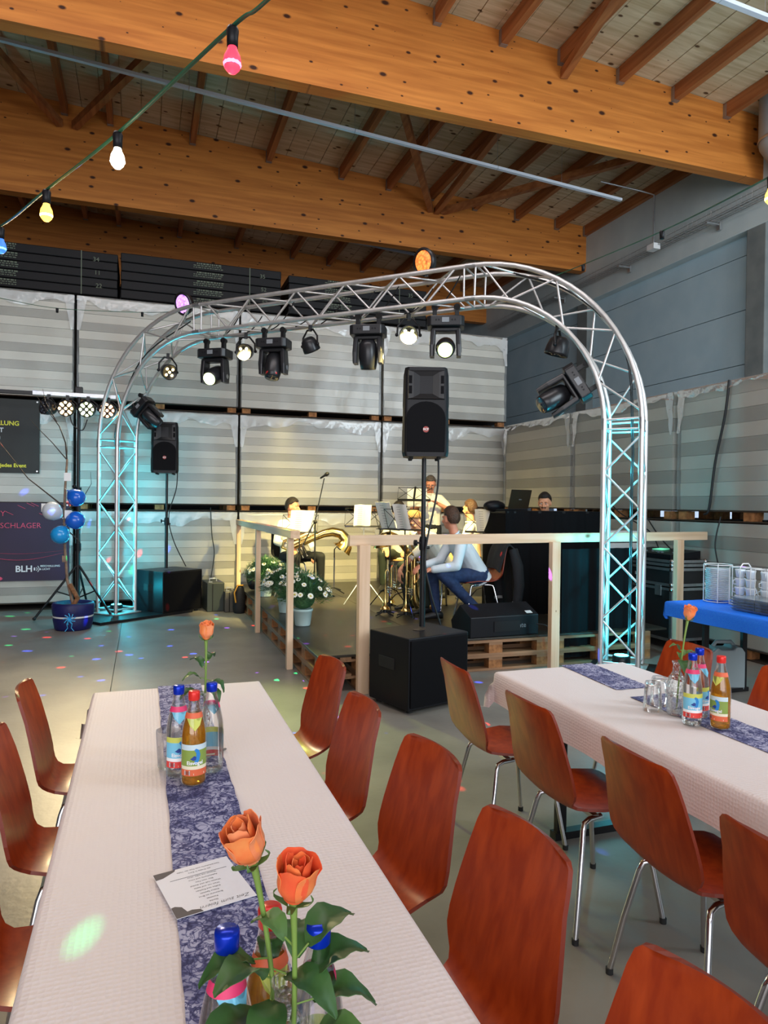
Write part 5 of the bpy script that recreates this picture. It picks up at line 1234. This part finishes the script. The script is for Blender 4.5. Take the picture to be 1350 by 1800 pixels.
# ------------------------------------------------------------------ people
SKIN = mat('skin', S(226, 164, 128), .5, col2=S(214, 148, 112), scale=14); SKIN2 = mat('skin_rosy', S(222, 150, 118), .5, col2=S(208, 134, 104), scale=14)
SHIRT = mat('white_shirt', S(232, 228, 214), .75, bump=.5, bscale=9); SHIRTB = mat('pale_blue_shirt', S(214, 224, 230), .75, bump=.5, bscale=9)
DARKT = mat('dark_trousers', S(24, 26, 30), .8, bump=.3, bscale=12); GREENT = mat('dark_green_trousers', S(34, 42, 34), .75, bump=.3, bscale=12); JEANS = mat('blue_jeans', S(38, 58, 96), .8, col2=S(28, 42, 74), scale=20, bump=.4, bscale=14)
SHOE = mat('black_shoe', (.015, .015, .016), .4); HD_ = mat('hair_dark', S(30, 22, 18), .6, bump=.6, bscale=60); HB = mat('hair_brown', S(78, 52, 34), .6, col2=S(58, 38, 26), scale=40, bump=.6, bscale=60); HL = mat('hair_blond', S(176, 132, 76), .6, col2=S(140, 100, 56), scale=40, bump=.6, bscale=60); HG = mat('hair_grey', S(96, 84, 74), .6, col2=S(66, 56, 50), scale=40, bump=.6, bscale=60)
EYEW = mat('eye_white', (.7, .68, .65), .3); EYED = mat('eye_iris', (.03, .02, .015), .2); LIP = mat('lip', S(172, 92, 80), .5); BROW = mat('eyebrow', S(50, 34, 24), .7)
def remesh(o, vox, sm=3):
    m = o.modifiers.new('remesh', 'REMESH'); m.mode = 'VOXEL'; m.voxel_size = vox; m.use_smooth_shade = True
    s = o.modifiers.new('smooth', 'SMOOTH'); s.iterations = sm; s.factor = .5; return o
def ik(a, c, l1, l2, pole):
    a, c = Vector(a), Vector(c); d = c-a; L = min(d.length, (l1+l2)*.995); n = d.normalized(); c = a+n*L
    x = (l1*l1-l2*l2+L*L)/(2*L); hh = sqrt(max(l1*l1-x*x, 0)); p = Vector(pole); p = p-n*p.dot(n); p.normalize(); return a+n*x+p*hh, c
def ring(c, xr, yr, rx, ry, n=16):
    return [Vector(c)+xr*(rx*cos(2*pi*k/n))+yr*(ry*sin(2*pi*k/n)) for k in range(n)]
def person(label, loc, rz, hip=.5, lean=.1, side=0, tw_=0, head=(0, 0), hands=((-.2, .3, .6), (.2, .3, .6)), poles=((-.6, -.3, -.7), (.6, -.3, -.7)), hdir=(None, None), knees=((-.16, .44, .48), (.16, .44, .48)), feet=((-.16, .4, .08), (.16, .4, .08)), shirt=SHIRT, trou=DARKT, hair=HB, skin=SKIN, sleeve=1.0, glasses=False, beard=None, curl=.7, hairtop=1.0, toe=(0, 1)):
    t = thing('person', label, 'person', loc, rz)
    P = Vector((0, 0, hip)); D = Vector((sin(side), sin(lean), cos(lean)*cos(side))).normalized()
    X = Vector((cos(tw_), sin(tw_), 0)); X = (X-D*X.dot(D)).normalized(); Y = D.cross(X)
    nb = P+D*.50
    hy, hp = head; A = Euler((hp, 0, hy), 'XYZ').to_matrix(); up = A @ Vector((0, 0, 1)); fw = A @ Vector((0, 1, 0))
    if 'ZYX': A = (Matrix.Rotation(hy, 3, 'Z') @ Matrix.Rotation(-hp, 3, 'X')); up = A @ Vector((0, 0, 1)); fw = A @ Vector((0, 1, 0))
    hc = nb+(D*.6+up*.4).normalized()*.085+up*.105+fw*.015
    H = lambda x, y, z: hc+A @ Vector((x, y, z))
    b = MB()
    b.ell(hc+A @ Vector((0, -.008, .02)), (.077, .094, .098), A=A, nu=20, nv=14); b.ell(H(0, .024, -.045), (.06, .066, .068), A=A, nu=16, nv=10); b.ell(H(0, .05, -.085), (.032, .032, .026), A=A)
    b.capsule(H(0, .086, .012), H(0, .106, -.024), .010, .0155, 8); b.ell(H(0, .086, -.031), (.021, .014, .011), A=A)
    b.capsule(H(-.045, .076, .028), H(.045, .076, .028), .013, .013, 8); b.ell(H(0, .078, -.058), (.026, .017, .015), A=A)
    for sx in (-1, 1):
        b.ell(H(sx*.079, -.006, -.008), (.011, .021, .033), A=A); b.ell(H(sx*.045, .062, -.022), (.024, .024, .022), A=A)
    b.capsule(nb-D*.05, hc-up*.05-fw*.012, .056, .052, 14)
    b.loft([ring(P+D*z, X, Y, rx*.9, ry*.88) for z, rx, ry in ((-.06, .15, .11), (.1, .15, .105), (.25, .165, .11), (.38, .17, .105), (.46, .12, .08), (.5, .06, .06))])
    S_ = MB(); C = MB(); jn = []
    for i, sx in enumerate((-1, 1)):
        sh = P+D*.445+X*sx*.175; el, wr = ik(sh, hands[i], .29, .26, poles[i]); jn.append((sh, el, wr))
        b.capsule(sh, el, .047, .038, 12); b.capsule(el, wr, .038, .026, 12)
        d = Vector(hdir[i]).normalized() if hdir[i] else (wr-el).normalized()
        nrm = Vector((0, 0, -1)); nrm = (nrm-d*nrm.dot(d)); nrm = nrm.normalized() if nrm.length > .15 else (Y-d*Y.dot(d)).normalized(); s_ = d.cross(nrm)*-sx
        s_ = s_.normalized(); pal = wr+d*.05
        b.capsule(wr, wr+d*.03, .026, .03, 10); R3 = Matrix((s_, nrm, d)).transposed(); b.ell(pal, (.042, .019, .052), A=R3, nu=12, nv=8)
        for q in range(4):
            L = (.040, .047, .044, .034)[q]; p0 = wr+d*.088+s_*(q-1.5)*-.0195; d1 = (d+nrm*curl*.7).normalized(); d2 = (d+nrm*curl*2.2).normalized(); d3 = (d*.4+nrm*curl*2.6).normalized() if curl > .2 else d
            p1 = p0+d1*L; p2 = p1+d2*L*.7; p3 = p2+d3*L*.5
            b.capsule(p0-d*.02, p1, .0098, .0092, 8); b.capsule(p1, p2, .0092, .0085, 8); b.capsule(p2, p3, .0085, .0075, 8)
        p0 = wr+d*.025+s_*.03; p1 = p0+(d*.7+s_*.8+nrm*.3).normalized()*.042; p2 = p1+(d+s_*.1+nrm*.35).normalized()*.034
        b.capsule(p0, p1, .0125, .011, 8); b.capsule(p1, p2, .011, .0085, 8)
        # sleeve
        S_.capsule(sh-X*sx*.02, sh+(el-sh)*.5, .068, .06, 14)
        e2 = el+(wr-el)*max(0, (sleeve-.5)*2)*.93; S_.capsule(sh+(el-sh)*.5, el, .06, .054, 14)
        if sleeve > .55: S_.capsule(el, e2, .054, .043, 14)
        # leg
        hj = P+X*sx*.095-Vector((0, 0, .02)); kn, an = Vector(knees[i]), Vector(feet[i]); d0 = kn-hj
        b.capsule(hj, kn, .07, .05, 12); b.capsule(kn, an, .05, .036, 12); tv = Vector((toe[0], toe[1], 0)).normalized()
        b.capsule(an-tv*.02-Vector((0, 0, .035)), an+tv*.15-Vector((0, 0, .05)), .034, .024, 10)
        C.capsule(hj, kn, .092, .069, 14); C.capsule(kn, an+(kn-an)*.06, .069, .054, 14)
        f = MB(); f.loft([[an+tv*y_+Vector((-tv.y, tv.x, 0))*(w_*cos(2*pi*k/12))+Vector((0, 0, -.078+hh*(.5+.5*sin(2*pi*k/12)))) for k in range(12)] for y_, w_, hh in ((-.075, .02, .06), (-.06, .036, .085), (0, .04, .1), (.06, .043, .075), (.13, .046, .055), (.175, .036, .045), (.195, .015, .03))]); f.obj('shoe', SHOE, t)
    remesh(b.obj('body', skin, t), .0075, 2)
    S_.loft([ring(P+D*z, X, Y, rx, ry) for z, rx, ry in ((-.10, .165, .128), (-.02, .17, .128), (.1, .168, .124), (.25, .178, .124), (.36, .186, .12), (.43, .165, .1), (.475, .11, .085), (.505, .068, .066))])
    S_.capsule(P+D*.445-X*.14, P+D*.445+X*.14, .07, .07, 14)
    remesh(S_.obj('shirt', shirt, t), .0105, 3)
    cl = MB(); 
    for sx in (-1, 1):
        cl.add([nb+Y*.062+X*sx*.004+D*.0, nb+Y*.05+X*sx*.055+D*.035, nb+Y*.068+X*sx*.075-D*.02, nb+Y*.085+X*sx*.03-D*.05], [(0, 1, 2, 3)])
    cl.tube([nb+D*.02+X*.07*cos(a)+Y*.068*sin(a) for a in [2*pi*k/16 for k in range(16)]], .012, 6, closed=True); cl.obj('collar', shirt, t)
    C.ell(P, (.17, .135, .12), nu=18, nv=12); remesh(C.obj('trousers', trou, t), .0105, 3)
    # badge on the sleeve
    sh, el, wr = jn[1]; bc = sh+(el-sh)*.5; o_ = (X-(el-sh).normalized()*X.dot((el-sh).normalized())).normalized()
    M = frame(bc+o_*.064, o_, (el-sh)*-1); bd = MB(); bd.box((0, 0, 0), (.05, .065, .006), 0, M); bd.obj('sleeve_badge', EYED, t); bd = MB(); bd.box((0, .012, .004), (.03, .022, .004), 0, M); bd.obj('badge_emblem', EYEW, t)
    # face
    for sx in (-1, 1):
        e = MB(); e.ell(H(sx*.031, .078, .006), (.0125, .009, .0075), A=A, nu=10, nv=6); eo = e.obj('eye', EYEW, t); e = MB(); e.ell(H(sx*.031, .0835, .006), (.006, .005, .006), A=A, nu=8, nv=6); e.obj('iris', EYED, eo)
        e = MB(); e.capsule(H(sx*.016, .09, .027), H(sx*.047, .08, .03), .0045, .0035, 6); e.obj('eyebrow', BROW, t)
    e = MB(); e.capsule(H(-.021, .086, -.057), H(.021, .086, -.057), .0065, .0065, 6); e.obj('mouth', LIP, t)
    # hair: shell over the skull with a hairline
    rows = []; nu = 36; nv = 12
    for i in range(nv+1):
        r = []
        for k in range(nu+1):
            ph = 2*pi*k/nu; f_ = sin(ph)  # +1 front
            lim = RD(60) if f_ > .6 else (RD(60)+(RD(86)-RD(60))*(.6-f_)/.6 if f_ > 0 else RD(86)+(RD(122)-RD(86))*min(1, -f_*1.5))
            if abs(f_) < .22: lim = RD(80)
            th = lim*i/nv; q = 1.0+.02*sin(ph*9+i)*sin(th)
            edge = 1 if i < nv-1 else (.97 if i < nv else .88)
            r.append(H(.084*q*edge*sin(th)*cos(ph), -.010+.103*q*edge*sin(th)*sin(ph), .022+(.106+.014*hairtop)*q*cos(th)))
        rows.append(r)
    MB().sheet(rows, .008).obj('hair', hair, t)
    if glasses:
        g = MB()
        for sx in (-1, 1):
            g.tube([H(sx*.034+.024*cos(a), .1, .004+.018*sin(a)) for a in [2*pi*k/14 for k in range(14)]], .0025, 5, closed=True); g.tube([H(sx*.058, .098, .008), H(sx*.08, .05, .01), H(sx*.083, 0, .006)], .0022, 5)
        g.tube([H(-.01, .102, .008), H(.01, .102, .008)], .0022, 5); g.obj('glasses', EYED, t)
    if beard:
        g = MB(); g.capsule(H(-.026, .092, -.042), H(.026, .092, -.042), .008, .008, 8)
        if beard[1]: 
            g.ell(H(0, .05, -.09), (.045, .043, .03), A=A)
            for sx in (-1, 1): g.capsule(H(sx*.055, .03, -.05), H(sx*.03, .06, -.085), .02, .02, 8)
        g.obj('beard', beard[0], t)
    return t
FZ = .311
def at(loc, rz, p):   # world point -> local of a person
    v = Vector(p)-Vector(loc); return Matrix.Rotation(-rz, 3, 'Z') @ v
# seats for the musicians (same shell chairs)
VAR = {}
def seated(loc, rz, label, kind='pale'):
    c = chair(loc[0], loc[1], rz, label, 'chairs of the musicians', FZ+.0)
    for ch in c.children:
        if ch.name.startswith('seat_shell'):
            if kind not in VAR:
                me = ch.data.copy(); me.materials[0] = wood('beech_'+kind, S(206, 164, 110), S(186, 140, 88), 2, knots=False) if kind == 'pale' else BLACKP; me.materials[1] = PALLETD if kind == 'pale' else BLACKP; VAR[kind] = me
            ch.data = VAR[kind]
# 1 tenor horn player at the left, facing the hall
L1 = (2.05, 10.05, FZ); r1 = RD(180+18)
seated((2.05, 10.07), r1, 'black chair under the horn player at the left of the stage', 'dark')
person('smiling man with short dark hair in a white shirt, seated holding a tenor horn', L1, r1, .53, -.02, 0, 0, (RD(38), RD(4)), ((-.20, .30, .58), (.22, .34, .66)), hdir=((.3, .5, -.75), None), knees=((-.24, .42, .52), (.17, .44, .52)), feet=((-.3, .34, .085), (.12, .30, .085)), trou=DARKT, hair=HD_, skin=SKIN2, beard=(HD_, False), hairtop=1.2)
# 2 man in dark green trousers, hidden behind the music sheets
L2 = (3.75, 10.0, FZ); r2 = RD(180-32)
seated((3.76, 10.02), r2, 'chair under the man in dark green trousers')
person('man in white shirt and dark green trousers seated behind the music sheets', L2, r2, .53, .22, 0, 0, (RD(-10), RD(24)), ((-.16, .4, .62), (.16, .4, .62)), knees=((-.2, .44, .54), (.2, .44, .54)), feet=((-.18, .26, .085), (.2, .36, .085)), trou=GREENT, hair=HD_, skin=SKIN)
# 3 blond man bending forward to the instrument on the floor
L3 = (3.48, 7.85, FZ); r3 = RD(90+12)
seated((3.5, 7.85), r3, 'chair under the bending blond man')
person('blond man in a white shirt bending forward and reaching down to a trumpet', L3, r3, .53, RD(36), RD(0), 0, (RD(6), RD(36)), (at(L3, r3, (2.72, 7.72, .68)), at(L3, r3, (3.2, 7.95, .96))), poles=((-.3, .4, .2), (.8, -.2, -.1)), hdir=((0, .25, -1), None), knees=((-.22, .42, .53), (.22, .44, .53)), feet=((-.2, .38, .085), (.2, .36, .085)), trou=GREENT, hair=HL, skin=SKIN, sleeve=.62)
# 4 man in front with his back towards the hall
L4 = (3.52, 7.0, FZ); r4 = RD(90-6)
c4 = chair(3.53, 7.0, r4, 'chromed chair at the stage front with a dark jacket over its back', 'chairs of the musicians', FZ)
person('man in pale shirt and blue jeans seated at the stage front, back half turned', L4, r4, .52, RD(33), 0, 0, (RD(-68), RD(2)), (at(L4, r4, (2.93, 6.88, .90)), at(L4, r4, (2.9, 7.05, .93))), poles=((-.4, -.6, -.3), (.4, -.6, -.3)), knees=((-.17, .46, .54), (.17, .47, .56)), feet=((-.14, .06, .16), (.14, .42, .085)), shirt=SHIRTB, trou=JEANS, hair=HB, skin=SKIN2, hairtop=1.3)
# 5 man with glasses standing at the back
L5 = (4.36, 10.35, FZ); r5 = RD(180-28)
person('man with glasses and moustache standing at the back reading a sheet', L5, r5, .93, .04, 0, 0, (RD(6), RD(24)), ((-.14, .30, 1.30), (.14, .32, 1.26)), poles=((-.8, -.1, -.6), (.8, -.1, -.6)), knees=((-.12, .02, .5), (.12, .02, .5)), feet=((-.13, -.02, .085), (.13, -.02, .085)), trou=DARKT, hair=HG, skin=SKIN2, sleeve=.6, glasses=True, beard=(HG, False), curl=.5)
# 6 disc jockey behind the desk
L6 = (5.07, 8.05, FZ); r6 = RD(180-60)
seated((5.09, 8.07), r6, 'chair behind the disc jockey desk')
person('disc jockey with short dark hair sitting behind the black desk', L6, r6, .64, .12, 0, 0, (RD(20), RD(12)), ((-.12, .34, .9), (.2, .3, .8)), trou=DARKT, shirt=SHIRT, hair=HD_, skin=SKIN, beard=(HB, False))
# 7 second head behind the man in jeans
L7 = (4.32, 8.75, FZ); r7 = RD(60)
seated((4.33, 8.75), r7, 'chair hidden behind the man in jeans')
person('man with light brown hair mostly hidden behind the man in jeans', L7, r7, .53, .05, 0, 0, (RD(-40), 0), ((-.15, .36, .7), (.15, .36, .7)), trou=DARKT, hair=HB, skin=SKIN)
# jacket over the chair back
t = thing('jacket', 'dark jacket with grey trimmed cuffs hanging over the chair back', 'jacket', (3.53, 7.0, FZ), r4)
JK = mat('jacket_black', S(30, 32, 36), .85, bump=.5, bscale=10); rows = []
JP = [(-.18, .58, .2), (-.2, .66, .212), (-.222, .75, .22), (-.245, .82, .222), (-.268, .862, .215), (-.292, .87, .215), (-.325, .84, .232), (-.345, .74, .245), (-.355, .6, .252), (-.365, .45, .256), (-.372, .3, .262), (-.38, .14, .27)]
for i, (y, z, w_) in enumerate(JP):
    rows.append([(w_*(-1+2*j/14), y+(.012*sin(j*1.1+i*.4)-.02*(1-(-1+2*j/14)**2))*(1 if i > 6 else .3), z-.03*(-1+2*j/14)**2) for j in range(15)])
MB().sheet(rows, .014).obj('body', JK, t)
for sx in (-1, 1):
    e = [(sx*.2, -.33, .8), (sx*.262, -.36, .62), (sx*.285, -.37, .42), (sx*.26, -.36, .22)]; MB().tube(e, [.05, .06, .056, .05], 12).obj('sleeve', JK, t); MB().tube([(sx*.263, -.36, .235), (sx*.257, -.36, .205)], .053, 12).obj('cuff', mat('cuff_grey', S(150, 150, 150), .8), t)
# ------------------------------------------------------------------ music stands and sheets
def stand(p, z, rz, label, tiltd=20, sheet=None, silver=False):
    """p on the deck, z height of the desk's lower lip"""
    t = thing('music_stand', label, 'music stand', (p[0], p[1], FZ), rz, 'music stands on the stage'); m = STEEL if silver else BLACKM; hh = z-FZ
    MB().tube([(0, 0, .05), (0, 0, hh*.55)], .011, 8).obj('lower_tube', m, t); MB().tube([(0, 0, hh*.55), (0, 0, hh)], .008, 8).obj('upper_tube', m, t); MB().lathe([(.016, -.02), (.016, .02)], 10, 0, T((0, 0, hh*.55))).obj('knob', BLACKP, t)
    for k in range(3):
        a = 2*pi*k/3+.5; d = Vector((cos(a), sin(a), 0)); MB().tube([Vector((0, 0, .28)), d*.1+Vector((0, 0, .24)), d*.3+Vector((0, 0, .008))], .007, 6).obj('leg', m, t)
    M = T((0, 0, hh), 0, RD(-tiltd)); w, H2 = .25, .24; b = MB()   # desk leans back; local y negative is the player's far side
    q = [(-w, .0, 0), (w, 0, 0), (w, 0, H2), (-w, 0, H2)]
    b.tube(q, .0045, 5, M=M, closed=True); b.tube([(-w, 0, H2), (0, 0, .0)], .004, 5, M=M); b.tube([(w, 0, H2), (0, 0, 0)], .004, 5, M=M); b.tube([(-w, 0, 0), (0, 0, H2+.02)], .004, 5, M=M); b.tube([(w, 0, 0), (0, 0, H2+.02)], .004, 5, M=M); b.box((0, -.004, H2/2), (.03, .008, H2+.03), 0, M); b.box((0, .02, 0), (2*w, .045, .006), 0, M)
    b.obj('desk', BLACKM, t)
    if sheet:
        sw, sh, ox, lab = sheet; s = thing('music_sheet', lab, 'sheet music', (p[0], p[1], FZ), rz, 'sheets on the music stands')
        rows = [[(ox-sw/2+sw*j/8, .012+.01*sin(j*.9), .006+sh*i/5) for j in range(9)] for i in range(6)]; MB().sheet(rows, .002, M=M).obj('paper', PAPER, s)
        b = MB()
        for i in range(9):
            for sy in (-1,): b.box((ox, .0085, .03+sh*.9*i/9), (sw*.84, .0006, .004), 0, M)
        o = b.obj('stave', mat('stave_grey', S(150, 146, 140), .8), s); o['kind'] = 'stuff'
    return t
stand((2.02, 9.35), 1.2, RD(186), 'music stand in front of the horn player', 14, (.34, .3, -.02, 'white sheet on the stand of the horn player'))
stand((2.7, 8.6), 1.31, RD(170), 'music stand with a pale sheet in the middle of the stage', 22, (.22, .29, .03, 'cream sheet on the middle music stand'), True)
stand((2.81, 7.9), 1.3, RD(105), 'music stand seen edge-on left of the pole', 18, (.3, .33, 0, 'tilted sheet left of the loudspeaker pole'))
stand((2.86, 7.53), 1.31, RD(122), 'music stand seen edge-on right beside the pole', 20, (.19, .3, 0, 'narrow sheet beside the loudspeaker pole'))
stand((3.86, 9.8), 1.67, RD(165), 'high music stand of the standing man', 45)
stand((4.0, 7.75), 1.27, RD(140), 'music stand right of the man in jeans', 24, (.2, .3, 0, 'cream sheet on the stand right of the man in jeans'))
s = thing('music_sheet', 'sheet held in the hands of the standing man', 'sheet music', (4.0, 10.02, 1.56), RD(155))
MB().sheet([[(-.15+.3*j/8, .03*sin(j*.8)+.06*i/5, .27*i/5) for j in range(9)] for i in range(6)], .002).obj('paper', PAPER, s)
# boom microphone stand
t = thing('microphone_stand', 'black boom microphone stand before the horn player', 'microphone', (2.2, 9.2, FZ))
MB().tube([(0, 0, .05), (0, 0, 1.0)], .011, 8).obj('tube', BLACKM, t); MB().tube([(-.16, 0, .72), (0, 0, 1.05), (.12, 0, 1.62)], .008, 8).obj('boom', BLACKM, t); MB().ell((0, 0, 1.03), (.028, .028, .03)).obj('joint', BLACKP, t)
MB().lathe([(0, -.08), (.012, -.075), (.016, 0), (.026, .01), (.028, .04), (.018, .06), (0, .065)], 14, 0, frame((.13, 0, 1.66), (.5, -.2, .35))).obj('microphone', BLACKP, t)
for k in range(3):
    a = 2*pi*k/3+.2; MB().tube([(0, 0, .12), (.3*cos(a), .3*sin(a), .01)], .008, 6).obj('leg', BLACKM, t)
# ------------------------------------------------------------------ brass instruments
def horn(p, M, label, s=1, cat='tuba'):
    t = thing('tenor_horn', label, 'horn', p); 
    bell = [(0, 0, 0), (0, 0, .12), (0, 0, .26), (0, .0, .36), (.02, 0, .45), (.07, 0, .52), (.14, 0, .545), (.2, 0, .51), (.225, 0, .46)]
    MB().tube([M @ (Vector(q)*s) for q in bell], [r*s for r in (.022, .028, .036, .042, .048, .052, .062, .082, .112)], 20, cap=False).obj('bell', BRASS, t)
    b = MB(); b.tube([M @ (Vector(q)*s) for q in ((0, 0, 0), (0, 0, -.05), (-.04, 0, -.09), (-.09, 0, -.05), (-.09, 0, .25), (-.12, 0, .32), (-.16, 0, .3))], [.02*s, .018*s, .017*s, .015*s, .012*s, .008*s, .006*s], 12); b.tube([M @ (Vector(q)*s) for q in ((-.05, .03, .0), (-.05, .05, .2), (-.02, .05, .26), (.03, .04, .2), (.03, .04, .02))], .009*s, 10); b.tube([M @ (Vector(q)*s) for q in ((-.06, -.03, .05), (-.03, -.06, .14), (.03, -.05, .1), (.02, -.03, -.0))], .008*s, 10); b.obj('tubing', BRASS, t)
    for k in range(3):
        b = MB(); M2 = M @ Matrix.Translation((.055*s, .0, (.02+.045*k)*s)) @ Euler((0, pi/2, 0)).to_matrix().to_4x4(); b.lathe([(.017*s, -.05*s), (.0175*s, .05*s), (.01*s, .056*s), (.004*s, .058*s), (.004*s, .085*s), (.011*s, .087*s), (.011*s, .091*s)], 12, 0, M2); b.obj('valve', SILVER, t)
    MB().lathe([(.013*s, 0), (.008*s, .02), (.006*s, .04)], 12, 0, M @ Matrix.Translation((-.16*s, 0, .3*s)) @ Euler((0, -pi/2, 0)).to_matrix().to_4x4()).obj('mouthpiece', SILVER, t)
    return t
Mh = Matrix.Rotation(RD(-12), 4, 'Z') @ Matrix.Rotation(RD(66), 4, 'Y'); horn((1.98, 9.66, FZ+.66), Mh, 'brass tenor horn lying across the lap of the seated man', 1.35)
horn((3.18, 7.95, FZ+.52), Matrix.Rotation(RD(-35), 4, 'Y') @ Matrix.Rotation(pi, 4, 'Z'), 'brass horn on the lap of the bending man', 1.0)
horn((3.02, 7.62, FZ+.62), Matrix.Rotation(pi, 4, 'X'), 'brass horn standing bell-down on the stage beside the pole', 1.05)
def trumpet(p, label, lean=0):
    t = thing('trumpet', label, 'trumpet', (p[0], p[1], FZ))
    b = MB(); b.lathe([(.06, .07), (.045, .085), (.025, .12), (.012, .2), (.007, .34)], 18, cap=False); b.tube([(0, 0, .34), (0, .0, .5), (.02, 0, .53), (.045, 0, .5), (.045, 0, .22), (.06, 0, .19), (.075, 0, .22), (.075, 0, .52)], .0065, 8); b.obj('bell', BRASS, t)
    for k in range(3): MB().lathe([(.011, 0), (.011, .1), (.004, .105), (.004, .125), (.009, .127)], 10, 0, T((.022, -.02+0*k, .27+.028*k), 0, pi/2)).obj('valve', SILVER, t)
    for k in range(4):
        a = pi/2*k+.4; MB().tube([(0, 0, .09), (.0, 0, .05), (.14*cos(a), .14*sin(a), .008)], .008, 6).obj('stand_leg', BLACKM, t)
    MB().lathe([(.03, .0), (.02, .06), (.008, .2)], 12, 0, T((0, 0, .03))).obj('stand_cone', BLACKP, t)
trumpet((2.66, 7.62), 'trumpet on a small floor stand under the reaching hand'); trumpet((2.84, 7.42), 'second trumpet on a floor stand nearer the pole'); trumpet((2.9, 8.1), 'third trumpet standing behind, near the brass horn')
t = thing('instrument_stand', 'chrome instrument stand with a hook right of the horn player', 'stand', (2.62, 9.75, FZ))
MB().tube([(0, 0, .04), (0, 0, .5)], .01, 8).obj('tube', CHROME, t); MB().tube([(0, 0, .5), (0, 0, .62), (.03, -.02, .66), (.07, -.03, .62), (.12, -.03, .62), (.15, -.02, .67)], .009, 8).obj('hook', BLACKM, t)
for k in range(3):
    a = 2*pi*k/3+.9; MB().tube([(0, 0, .07), (.24*cos(a), .24*sin(a), .01)], .008, 6).obj('leg', BLACKM, t)
t = thing('instrument_case', 'black soft instrument case lying behind the farthest daisies', 'case', (1.75, 10.3, FZ), RD(20))
MB().loft([[(x, .16*k*cos(a), .17+.17*k*sin(a)) for a in [2*pi*q/16 for q in range(16)]] for x, k in ((-.3, .5), (-.26, .9), (0, 1), (.26, .8), (.32, .4))]).obj('body', mat('case_cloth', (.014, .014, .015), .8), t)
